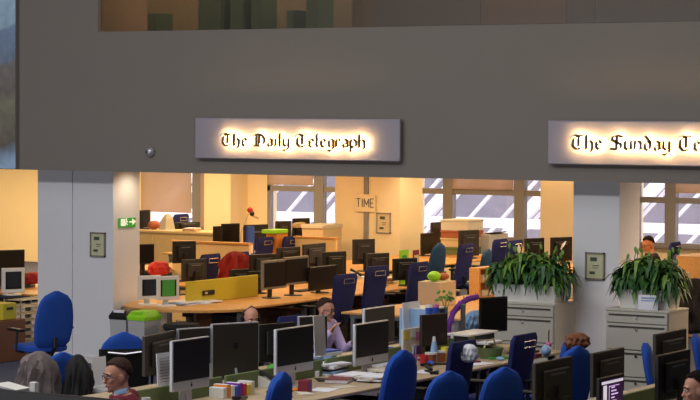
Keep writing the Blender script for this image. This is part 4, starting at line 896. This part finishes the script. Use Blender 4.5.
# recycling bins
def bin_(px, py, X, Y, lid, label, slot):
    t = thing('recycling_bin', label, 'bin', (X, Y, 0), 0, 'recycling bins')
    R = lambda a, b, z: [Vector((-a, -b, z)), Vector((a, -b, z)), Vector((a, b, z)), Vector((-a, b, z))]
    MB().ring_loft([R(.095, .13, 0), R(.118, .16, .62)]).build('body', 'grey_bin', t)
    MB().ring_loft([R(.122, .165, .621), R(.125, .17, .66), R(.1, .12, .72), R(.08, .1, .73)]).build('lid', lid, t)
    MB().b2((-.07, -.15, .70), (.07, -.06, .728)).build('label_plate', slot, t)
bin_(0, 0, at(126, 310, y=21.5).x, 21.5, 'black_plastic', 'grey recycling bin with black lid beside the wide pillar', 'white_paper')
bin_(0, 0, at(126, 310, y=21.5).x + .262, 21.5, 'lime', 'grey recycling bin with bright lime lid', 'lime')
# hanging and leaning papers
def sheet(px0, py0, px1, py1, X, label, name='paper_sheet', m_='white_paper', lines=True, cat='paper'):
    a = at(px0, py0, x=X); b = at(px1, py1, x=X); yc = (a.y + b.y) / 2; w_ = abs(b.y - a.y); zt, zb = max(a.z, b.z), min(a.z, b.z)
    t = thing(name, label, cat, (X, yc, zb)); MB().box((0, 0, (zt - zb) / 2), (.006, w_, zt - zb), (0, math.radians(-3), 0)).build('sheet', m_, t)
    if lines:
        k = MB(); hh = zt - zb
        for i in range(9): k.box((.007, 0, hh * (.12 + i * .09)), (.003, w_ * .7, .004), (0, math.radians(-3), 0))
        k.build('text_lines', 'dark_silver', t)
    return t
sheet(157, 354, 172, 384, -10.46, 'long white page hanging left of the leftmost silver computer')
P = at(100, 383, x=-11.6); sheet(92, 358, 106, 384, -11.6, 'white sheet leaning beside the burgundy-jumper man', lines=False)
single(MB().box((0, 0, .36), (.5, .34, .72), bev=.02), 'pedestal_cabinet', 'grey_bin', (-11.75, P.y + .1, 0), 'low grey pedestal behind the man in burgundy', 'cabinet')
sheet(403, 303, 420, 331, -11.15, 'white board leaning right of the paper tray', 'white_board', lines=False, cat='board')
sheet(314, 316, 325, 354.5, -10.62, 'light grey card standing behind the lilac-shirted man\'s screen', 'grey_card', 'silver', lines=False, cat='card')
# sticky-note board
P = at(410, 322, x=-10.47); t = thing('note_board', 'small upright board covered in cream and pink notes', 'board', (-10.46, P.y, DH + .145)); 
MB().b2((-.012, -.16, -.14), (.012, .16, .16), bev=.003).build('board', 'off_paper', t)
for i, (y_, z_, m_) in enumerate(((-.1, .1, 'yellow'), (0.02, .11, 'white_paper'), (.11, .08, 'pink'), (-.08, -.01, 'beige'), (.03, -.03, 'white_paper'), (.12, -.05, 'purple'), (-.1, -.09, 'green'))): MB().b2((.013, y_ - .04, z_ - .04), (.017, y_ + .04, z_ + .04)).build('note', m_, t)
# paper tray / copier
P = at(402, 300, x=-11.35); t = thing('paper_organiser', 'white and light blue paper organiser behind the tall note board', 'organiser', (-11.1, P.y, DH)); H_ = .36
for z_ in (0, .12, .24, .36): MB().b2((-.16, -.2, z_), (.16, .2, z_ + .012)).build('shelf', 'white_gloss', t)
MB().b2((-.16, -.205, 0), (.16, -.195, .37)).build('side_panel', 'light_blue', t); MB().b2((-.16, .195, 0), (.16, .205, .37)).build('side_panel', 'light_blue', t); MB().b2((-.16, -.19, 0), (-.15, .19, .37)).build('back_panel', 'white_gloss', t)
for i, z_ in enumerate((.013, .133, .253)): single(MB().box((0, 0, .02), (.22, .3, .04), bev=.003), 'paper_ream', 'white_paper', (-11.08, P.y, DH + z_), 'stack of paper on the %s shelf of the white organiser' % ('bottom', 'middle', 'upper')[i], 'papers', 0, 'paper in the organiser')
# vases, bottles, pots
def lathe_thing(px, py, X, prof, m_, name, label, cat, z=None, group=None, extra=None):
    P = at(px, py, x=X); t = thing(name, label, cat, (P.x, P.y, DH if z is None else z), 0, group); MB().lathe(prof, n=18).build('body', m_, t, smooth=True)
    if extra: MB().lathe(extra[0], n=14).build(extra[1], extra[2], t, smooth=True)
    return t
VP = [(.001, 0), (.035, 0), (.04, .1), (.03, .2), (.036, .25), (.03, .25), (.026, .19), (.001, .02)]
lathe_thing(429, 300, -10.85, [(r, z_ * 1.62) for r, z_ in VP], 'blue', 'blue_vase', 'blue and white tall jar, left one behind the grey monitor', 'jar', group='blue jars', extra=([(.001, .406), (.038, .406), (.034, .43), (.001, .435)], 'lid', 'white_gloss'))
lathe_thing(435.5, 300, -10.85, [(r, z_ * 1.6) for r, z_ in VP], 'blue', 'blue_vase', 'blue and white tall jar, right one behind the grey monitor', 'jar', group='blue jars', extra=([(.001, .401), (.038, .401), (.034, .425), (.001, .43)], 'lid', 'pink'))
for px, py, m_, nm, lab, hh, rr in ((447, 306, 'white_gloss', 'white_jug', 'white jug holding light green sprigs', .30, .05), (413, 362, 'pink', 'pencil_cup', 'pink cup of pens behind the royal blue chair', .11, .036), (434, 362, 'light_blue', 'spray_bottle', 'pale blue spray bottle behind the terracotta pots', .2, .033), (445, 360, 'yellow', 'yellow_tin', 'yellow tin right of the pale blue bottle', .13, .04), (424, 366, 'red', 'red_mug', 'red mug beside the pens', .09, .042), (431, 372, 'terracotta', 'terracotta_pot', 'terracotta pot, left of the two on the desk edge', .1, .05), (440, 371, 'terracotta', 'terracotta_pot', 'terracotta pot, right of the two on the desk edge', .1, .05),
        (383, 340, 'brown', 'brown_mug', 'brown mug behind the tilted silver computer', .1, .04), (391, 338, 'blue', 'blue_mug', 'blue mug right behind the tilted silver computer', .09, .04), (452, 352, 'dark_green', 'green_bottle', 'dark green bottle behind the navy chair with the bag', .2, .03), (397, 366, 'white_gloss', 'white_mug', 'white mug left of the royal blue chair in the middle', .09, .04), (147, 388, 'yellow', 'yellow_cup', 'yellow cup among the dark things near the hanging page', .12, .035), (146, 380, 'white_gloss', 'white_cup', 'white cup beside the burgundy-jumper man', .14, .035)):
    P = at(px, py, x=-10.2 if px < 460 and py > 345 else -10.8); t = thing(nm, lab, nm.split('_')[-1], (P.x, P.y, DH))
    MB().lathe([(.001, 0), (rr * .85, 0), (rr, hh * .6), (rr * (.6 if hh > .15 else 1), hh), (rr * (.5 if hh > .15 else .9), hh), (.001, hh * .15 if hh < .15 else hh * .9)], n=16).build('body', m_, t, smooth=True)
    if 'mug' in nm or 'jug' in nm: MB().tube([(0, rr * .9, hh * .8), (0, rr * 1.7, hh * .6), (0, rr * .9, hh * .25)], .007, 6).build('handle', m_, t)
    if 'pencil' in nm: 
        for j in range(5): MB().tube([(0, 0, .02), (.02 * math.cos(j * 1.3), .03 * math.sin(j * 1.3), .19)], .004, 6).build('pen', ['blue', 'black_plastic', 'red', 'green', 'white_gloss'][j], t)
    if 'bottle' in nm: MB().lathe([(.001, hh), (rr * .5, hh), (rr * .4, hh + .04), (.001, hh + .045)], n=12).build('cap', 'white_gloss', t)
    if 'pot' in nm and 'terra' in nm: MB().lathe([(rr * 1.0, hh * .85), (rr * 1.15, hh * .85), (rr * 1.15, hh * 1.02), (rr, hh * 1.02)], n=16).build('rim', 'white_gloss', t)
# sprig plant on jug
P = at(446, 296, x=-10.8); k = MB(); rnd = random.Random(4)
for i in range(26):
    a = rnd.uniform(0, 6.28); r_ = rnd.uniform(.02, .1); k.ell((r_ * math.cos(a), r_ * math.sin(a), rnd.uniform(.0, .1)), (.022, .01, .014), (a, .5, a), 8, 6)
for i in range(6): k.tube([(0, 0, -.1), (.06 * math.cos(i), .06 * math.sin(i), .05)], .003, 5)
single(k, 'leafy_sprig', 'leaf_light', (P.x, P.y, P.z - .05), 'light green sprig rising from the white jug', 'plant')
# purple feather boa arch
a = at(447, 338, x=-10.75); pts = [at(x_, y_, x=-10.75) for x_, y_ in ((448, 338), (449, 325), (453, 313), (460, 304), (468, 299), (477, 297))]
k = MB(); sm = []
for p, q in zip(pts, pts[1:]): sm += [p.lerp(q, j / 4) for j in range(4)]
sm.append(pts[-1]); o0 = sm[0]; rnd = random.Random(9)
k.tube([p - o0 for p in sm], .028, 8)
for p in sm:
    for j in range(10):
        v = Vector((rnd.uniform(-1, 1), rnd.uniform(-1, 1), rnd.uniform(-1, 1))).normalized(); k.tube([p - o0, p - o0 + v * rnd.uniform(.035, .055)], .007, 4, .001)
single(k, 'feather_boa', 'purple', o0, 'purple tinsel garland arching over the desk beside the flat black monitor', 'garland')
# desk lamp-like grey post
P = at(463, 318, x=-10.7); single(MB().b2((-.015, -.03, 0), (.015, .03, .42), bev=.005), 'screen_arm_post', 'dark_silver', (P.x, P.y, DH), 'grey upright post beneath the purple garland', 'post')
# blue-white towels and small shelf
cloth(476, 310, X=-10.9, size=(.18, .34, .22), m_='light_blue', name='towel_pile', cat='cloth', label='crumpled blue and white cloth left of the flat black monitor', seed=21)
P = at(472, 331, x=-10.25); t = thing('desk_riser', 'white desk riser shelf before the flat black monitor', 'shelf', (-10.25, P.y, DH)); MB().b2((-.13, -.29, .20), (.13, .29, .218), bev=.004).build('shelf_board', 'white_gloss', t)
for s_ in (-1, 1): MB().b2((-.1, s_ * .26 - .01, 0), (.1, s_ * .26 + .01, .2)).build('leg', 'black_plastic', t)
# feathered toy and small boxes near the far desk end
P = at(546, 357, z=DH); t = thing('feather_toy', 'small striped toy with antlers on the far desk end', 'toy', (P.x, P.y, DH), .4); MB().ell((0, 0, .06), (.05, .08, .055)).build('body', 'light_blue', t, smooth=True); MB().ell((.02, .09, .11), (.03, .035, .03)).build('head', 'pink', t, smooth=True)
k = MB(); k.tube([(.02, .08, .13), (.02, .05, .2), (.02, .02, .24)], .005, 5); k.tube([(.02, .1, .13), (.02, .12, .2), (.02, .15, .25)], .005, 5); k.tube([(.02, .05, .2), (.02, .08, .24)], .004, 5); k.build('antlers', 'brown', t)
slab(534, 357, .1, .14, .03, 'maroon', 'small_box', 'dark red small box between navy chair and toy', 'box')
P = at(490, 358, z=DH); t = thing('wicker_basket', 'olive woven basket near the far end of the front desk', 'basket', (P.x, P.y, DH)); MB().lathe([(.001, 0), (.1, 0), (.13, .1), (.12, .1), (.09, .01), (.001, .01)], n=20).build('basket', 'green_screen_fabric', t); MB().tube([(.0, -.12, .1), (0, -.07, .17), (0, .07, .17), (0, .12, .1)], .008, 6).build('handle', 'beige', t)
stack(499, 353, 3, ['off_paper', 'white_paper', 'beige'], 'cream papers beside the woven basket', 'papers by the woven basket', th=.02, seed=30)
slab(420, 359, .14, .2, .04, 'red', 'hardback_book', 'red book behind the royal blue chair before the notes', 'book', cover='red', yaw=10)
slab(384, 360, .1, .16, .05, 'green', 'hardback_book', 'green book left of the royal blue chair in the middle', 'book', cover='green', yaw=10)
# lime balloon on beige box, open orange shelf box
P = at(437, 297, z=DH); a = at(429, 281, z=1.0); 
t = thing('beige_carton', 'beige carton under the lime balloon', 'box', (-13.3, at(437, 290, x=-13.3).y, DH)); hz = at(437, 281, x=-13.3).z - DH; MB().b2((-.15, -.2, 0), (.15, .2, hz), bev=.006).build('carton', 'beige', t); MB().b2((-.155, -.03, hz), (.155, .03, hz + .002)).build('tape', 'off_paper', t)
single(MB().ell((0, 0, .06), (.075, .1, .06)), 'lime_balloon', 'lime', (-13.3, at(434, 290, x=-13.3).y, DH + hz + .002), 'bright lime green ball on the beige carton', 'ball', smooth=True)
single(MB().ell((0, 0, .045), (.07, .09, .045)), 'brown_ball', 'terracotta', (-13.3, at(443, 290, x=-13.3).y, DH + hz + .002), 'brown and white rounded bag right of the lime ball', 'bag', smooth=True)
a = at(475, 268, x=-13.4); b = at(493, 267, x=-13.4); t = thing('open_shelf_box', 'orange wood open shelf unit between teal chair and planter', 'shelf', (-13.4, (a.y + b.y) / 2, DH)); w_ = b.y - a.y; h_ = a.z - DH
for z_ in (0, h_ * .5, h_ - .02): MB().b2((-.07, -w_ / 2 + .02, z_), (.07, w_ / 2 - .02, z_ + .02)).build('shelf', 'oak', t)
for s_ in (-1, 1): MB().b2((-.07, s_ * w_ / 2 - .02, 0), (.07, s_ * w_ / 2, h_) if s_ > 0 else (.07, -w_ / 2 + .02, h_)).build('side_panel', 'oak' if s_ < 0 else 'brown_wood', t)
MB().b2((-.08, -w_ / 2 + .02, 0), (-.07, w_ / 2 - .02, h_)).build('back_panel', 'terracotta', t)
for z_, i in ((.021, 0), (h_ * .5 + .021, 1)): single(MB().box((0, 0, .035), (.11, w_ * .6, .07), bev=.004), 'paper_bundle', 'off_paper', (-13.4, (a.y + b.y) / 2, DH + z_), 'paper bundle on the %s of the orange shelf unit' % ('floor' if i == 0 else 'upper shelf'), 'papers')
# green card & small frame at the pillar foot
for px, m_, lab in ((404, 'lime', 'green card standing at the foot of the yellow pillar'), (416, 'maroon', 'dark red patterned card right of the green one by the yellow pillar')):
    a = at(px, 250, x=-15.3); t = thing('standing_card', lab, 'card', (-15.3, a.y, a.z - .16)); t.location.z = DH; MB().b2((-.006, -.12 if px < 410 else -.08, 0), (.006, .12 if px < 410 else .08, a.z - DH), bev=.002).build('card', m_, t); MB().b2((.0065, -.06, (a.z - DH) * .5), (.009, .06, (a.z - DH) * .85)).build('picture', 'beige' if px > 410 else 'green', t)
# reindeer/clown toy on the white column, blue folder, yellow case, boxes
P = at(250, 210, x=-20.3); t = thing('lamp_toy', 'small red and black figure on a bent wire before the white column', 'toy', (P.x, P.y, DH)); hz = P.z - DH
MB().tube([(0, -.32, 0.0), (0, -.25, hz * .55), (0, 0, hz)], .006, 6).build('wire', 'wire', t); MB().ell((0, 0, hz), (.04, .06, .045)).build('head', 'red', t, smooth=True); MB().ell((0, .06, hz - .06), (.035, .05, .04)).build('body', 'black_plastic', t, smooth=True); MB().tube([(0, .08, hz - .09), (0, .24, hz - .14)], .022, 8, .014).build('tail', 'beige', t)
a = at(243, 226, x=-20.5); t = thing('blue_folder', 'bright blue folder standing left of the monitor below the white column', 'folder', (-20.35, a.y, DH)); MB().b2((-.02, -.1, 0), (.02, .08, a.z - DH), bev=.004).build('cover', 'blue', t); MB().b2((.0205, -.05, .05), (.023, .03, .2)).build('spine_label', 'white_paper', t)
P = at(277, 233, x=-19.6); t = thing('yellow_case', 'small pale yellow case with a green lid by the navy chairs', 'box', (-19.6, P.y, DH)); hz = P.z - DH; MB().b2((-.1, -.16, 0), (.1, .16, hz), bev=.01).build('case', 'orange', t); MB().b2((-.12, -.26, hz), (.12, .14, hz + .06), bev=.01).build('lid', 'lime', t)
a = at(312, 224, x=-20.0); t = thing('archive_box', 'closed cream archive box right of the scarf monitor', 'box', (-20.0, at(322, 224, x=-20.0).y, DH)); hz = at(322, 224, x=-20.0).z - DH; MB().b2((-.2, -.3, 0), (.2, .3, hz - .06), bev=.006).build('body', 'beige', t); MB().b2((-.21, -.32, hz - .06), (.21, .32, hz), bev=.006).build('lid', 'off_paper', t)
a = at(157, 216, y=33.5); t = thing('cream_cone', 'cream paper cone standing at the leftmost window', 'paper', (at(168, 225, y=33.5).x, 33.5, .93)); MB().lathe([(.16, 0), (.11, .2), (.06, .27), (.001, .3)], n=5).build('cone', 'off_paper', t); MB().lathe([(.165, 0), (.17, 0), (.17, .02), (.165, .02)], n=5).build('rim', 'white_paper', t)
P = at(154, 225, y=33.5); single(MB().ell((0, 0, .08), (.1, .14, .08)), 'brown_bag', 'terracotta', (P.x, P.y, .93), 'small brown bag on the counter beside the paper cone', 'bag', smooth=True)
P = at(495, 240, x=-15.2); t = thing('grey_printer', 'grey desktop printer at the middle window left of the navy chairs', 'printer', (-17.7, at(488, 240, x=-17.7).y, DH)); MB().box((0, 0, .16), (.4, .7, .32), bev=.02).build('housing', 'grey_bin', t); MB().box((.1, 0, .33), (.24, .5, .02), (0, -.15, 0)).build('paper_feed', 'black_plastic', t)
# wire rack and yellow crate, far left
P = at(29, 300, x=-18.1); t = thing('wire_rack', 'white wire shelf rack left of the wide pillar', 'rack', (-18.15, P.y, 0)); 
for z_ in [.1 + .085 * i for i in range(8)]:
    k = MB(); [k.tube([(-.12 + j * .06, -.25, z_), (-.12 + j * .06, .25, z_)], .005, 5) for j in range(5)]; k.tube([(.12, -.25, z_ + .03), (.12, .25, z_ + .03)], .006, 5); k.build('shelf', 'wire', t)
for sx_ in (-.13, .13):
    for sy in (-.26, .26): MB().tube([(sx_, sy, 0), (sx_, sy, .71)], .009, 6).build('post', 'wire', t)
P = at(6, 303, x=-17.9); t = thing('yellow_crate', 'yellow crate under the desk at the far left edge', 'crate', (-18.0, P.y, 0)); MB().b2((-.15, -.12, P.z - .2), (.15, .14, P.z), bev=.01).build('crate', 'yellow_panel', t); MB().b2((.151, -.05, P.z - .08), (.156, .07, P.z - .05)).build('grip', 'black_plastic', t); tag(MB().b2((-.2, -.3, 0), (.2, .25, P.z - .202), bev=.01).build('brown_carton', 'brown', None, loc=(-18.0, P.y, 0)), 'brown carton supporting the yellow crate at the far left', 'box')
# right back: cupboard with an orange interior
a = at(690, 256, z=1.1); t = thing('open_cupboard', 'terracotta and wood open cupboard at the right edge below the window', 'cupboard', (-12.1, 29.6, 0))
MB().b2((-.3, -.4, 0), (.3, .4, .02)).b2((-.3, -.4, 1.07), (.3, .4, 1.1)).b2((-.3, -.4, .02), (.3, -.38, 1.07)).b2((-.3, .38, .02), (.3, .4, 1.07)).b2((-.3, -.38, .02), (-.28, .38, 1.07)).build('carcass', 'oak', t)
for z_ in (.4, .75): MB().b2((-.28, -.38, z_), (.29, .38, z_ + .02)).build('shelf', 'terracotta', t)
for i, m_ in enumerate(('black_plastic', 'red', 'terracotta')): single(MB().box((0, 0, .1), (.3, .18, .2), bev=.005), 'box_file', m_, (-12.08, 29.36 + i * .24, .771), ('black', 'red', 'terracotta')[i] + ' box file on the upper shelf of the open cupboard', 'file', 0, 'box files in the cupboard')
# foreground left: dark low screen and a slanted silver edge
a = at(40, 389, z=1.1); t = thing('dark_desk_screen', 'black desk divider running across the bottom left corner', 'partition', (-9.95, 12.35, 0)); MB().b2((-1.4, -.03, .5), (.72, .0, 1.09), bev=.006).build('panel', 'black_plastic', t)
for x_ in (-1.3, .6): MB().b2((x_ - .03, -.025, 0), (x_ + .03, -.005, .5)).build('leg', 'dark_silver', t)
P = at(34, 384, z=1.2); t = thing('white_post', 'short white upright bracket on the black divider at bottom left', 'bracket', (at(34, 390, y=12.42).x, 12.42, 0)); MB().b2((-.025, -.02, .0), (.025, .02, at(34, 382, y=12.42).z), bev=.004).build('post', 'white_gloss', t); MB().b2((-.08, -.05, 0), (.08, .05, .01)).build('foot', 'white_gloss', t)
P = at(12, 386, z=1.15); t = monitor('imac', .5, .36, P.z, 'silver-edged computer in the bottom left corner', (P.x, P.y, 0), math.radians(60)) if False else thing('paper_file', 'slanted white-edged file in the bottom left corner', 'file', (at(12, 387, y=12.6).x, 12.6, 0)); MB().box((0, 0, at(12, 387, y=12.6).z), (.2, .16, .02), (0, math.radians(9), 0), bev=.003).build('cover', 'white_gloss', t); MB().b2((-.02, -.02, 0), (.02, .02, at(12, 387, y=12.6).z - .02)).build('stand', 'black_plastic', t)
# small apple and green bag behind the second computer
P = at(271, 362, x=-11.0); single(MB().ell((0, 0, .045), (.07, .1, .045)), 'green_bag', 'green', (-10.95, P.y, DH), 'small green bag between the computers behind the phone', 'bag', smooth=True)
P = at(219, 336, x=-11.6); single(MB().b2((-.15, -.2, 0), (.15, .2, .1), bev=.03), 'brown_pouch', 'brown', (-11.2, at(222, 336, x=-11.2).y, 1.0 - .02), 'brown pouch beside the large computer back', 'pouch') if False else None
P = at(175, 318, x=-15.2); t = thing('swivel_stool', 'black stool seat tucked under the rounded oak table', 'stool', (-15.25, 21.55, 0)); MB().lathe([(.001, .52), (.2, .52), (.22, .56), (.2, .6), (.001, .61)], n=24).build('seat', 'black_cloth', t, smooth=True); MB().lathe([(.03, .52), (.03, .06)], n=10).build('column', 'black_plastic', t)
k = MB(); [k.tube([(0, 0, .07), (.24 * math.cos(i * 1.2566), .24 * math.sin(i * 1.2566), .02)], .018, 6) for i in range(5)]; k.build('star_base', 'black_plastic', t)
# small things scattered over the front desks
rnd = random.Random(77); used = []
kinds = ['notebook', 'pen', 'sticky_pad', 'stapler', 'cable_coil', 'glasses_case', 'envelope', 'mouse']
cols = [('maroon', 'dark red'), ('blue', 'blue'), ('white_paper', 'white'), ('yellow', 'yellow'), ('black_plastic', 'black'), ('light_blue', 'pale blue'), ('off_paper', 'cream'), ('pink', 'pink'), ('green', 'green'), ('orange', 'orange')]
where = [('near the leftmost silver computer', -10.0, 14.3, 15.2), ('between the book row and the purple cube', -9.95, 15.5, 15.9), ('between the paper piles of the second computer', -10.15, 16.6, 17.3), ('beside the tilted brown screen', -9.95, 17.5, 17.9),
         ('behind the middle royal blue chair', -10.1, 18.0, 18.7), ('around the white desk riser', -9.9, 18.9, 19.5), ('at the far end of the front desk', -9.95, 19.5, 20.0), ('behind the green divider', -10.95, 17.0, 18.6)]
n_ = 0
for wi, (wl, wx_, y0, y1) in enumerate(where):
    for j in range(5):
        kd = kinds[(wi * 3 + j) % 8]; cm, cn = cols[(wi * 7 + j * 3) % 10]; x_, y_ = wx_ + rnd.uniform(-.2, .2), y0 + (y1 - y0) * (j + .5) / 5; k = MB(); yw = rnd.uniform(-1.2, 1.2)
        if kd == 'notebook': k.box((0, 0, .009), (.15, .21, .018), bev=.003)
        elif kd == 'pen': k.tube([(0, -.07, .006), (0, .06, .006), (0, .072, .006)], [.006, .006, .002], 8)
        elif kd == 'sticky_pad': k.box((0, 0, .012), (.076, .076, .024), bev=.001).box((0.01, 0, .026), (.07, .074, .002), (0, -.1, 0))
        elif kd == 'stapler': k.box((0, 0, .008), (.04, .15, .016), bev=.004).box((0, .01, .04), (.035, .14, .025), (.15, 0, 0), bev=.008)
        elif kd == 'cable_coil': k.tube([((.05 + .006 * math.sin(a * 3)) * math.cos(a), (.05 + .006 * math.sin(a * 3)) * math.sin(a), .008 + a * .0012) for a in [q * .5 for q in range(40)]], .005, 6)
        elif kd == 'glasses_case': k.ell((0, 0, .022), (.03, .08, .022), u=16, v=8)
        elif kd == 'envelope': k.box((0, 0, .003), (.11, .22, .005)).box((0, 0, .0075), (.1, .2, .003), (0, 0, .2))
        else: k.ell((0, 0, .014), (.032, .055, .02), u=14, v=8)
        single(k, kd, 'black_plastic' if kd in ('cable_coil', 'stapler') else cm, (x_, y_, DH + .001), '%s%s %s' % ('' if kd in ('cable_coil', 'stapler') else cn + ' ', ('black ' if kd in ('cable_coil', 'stapler') else '') + kd.replace('_', ' '), wl), kd.replace('_', ' '), yw)
# drawer pedestals added to darken the space under the benches
def pedestal(x, y, m_, label, grp):
    t = thing('added_pedestal', label, 'cabinet', (x, y, 0), 0, grp); MB().b2((-.28, -.2, .03), (.27, .2, .6), bev=.005).build('body', m_, t)
    for i in range(3):
        d = MB().b2((.271, -.19, .05 + i * .18), (.285, .19, .22 + i * .18), bev=.003).build('drawer', m_, t); MB().b2((.286, -.06, .18 + i * .18), (.296, .06, .192 + i * .18)).build('handle', 'dark_silver', d)
    return t
for i, y in enumerate((15.1, 16.7, 18.3, 19.6)): pedestal(-10.1, y, 'brown_black', 'added dark drawer pedestal under the front desk row, %s from the left' % ('first', 'second', 'third', 'fourth')[i], 'added dark pedestals under the front desks')
for i, y in enumerate((22.9, 23.9, 24.9, 25.9, 26.9)): pedestal(-15.45, y, 'brown_wood' if i % 2 else 'brown_black', 'added %s drawer pedestal under the oak desks, %s from the left' % ('brown wood' if i % 2 else 'dark', ('first', 'second', 'third', 'fourth', 'fifth')[i]), 'added pedestals under the oak desks')
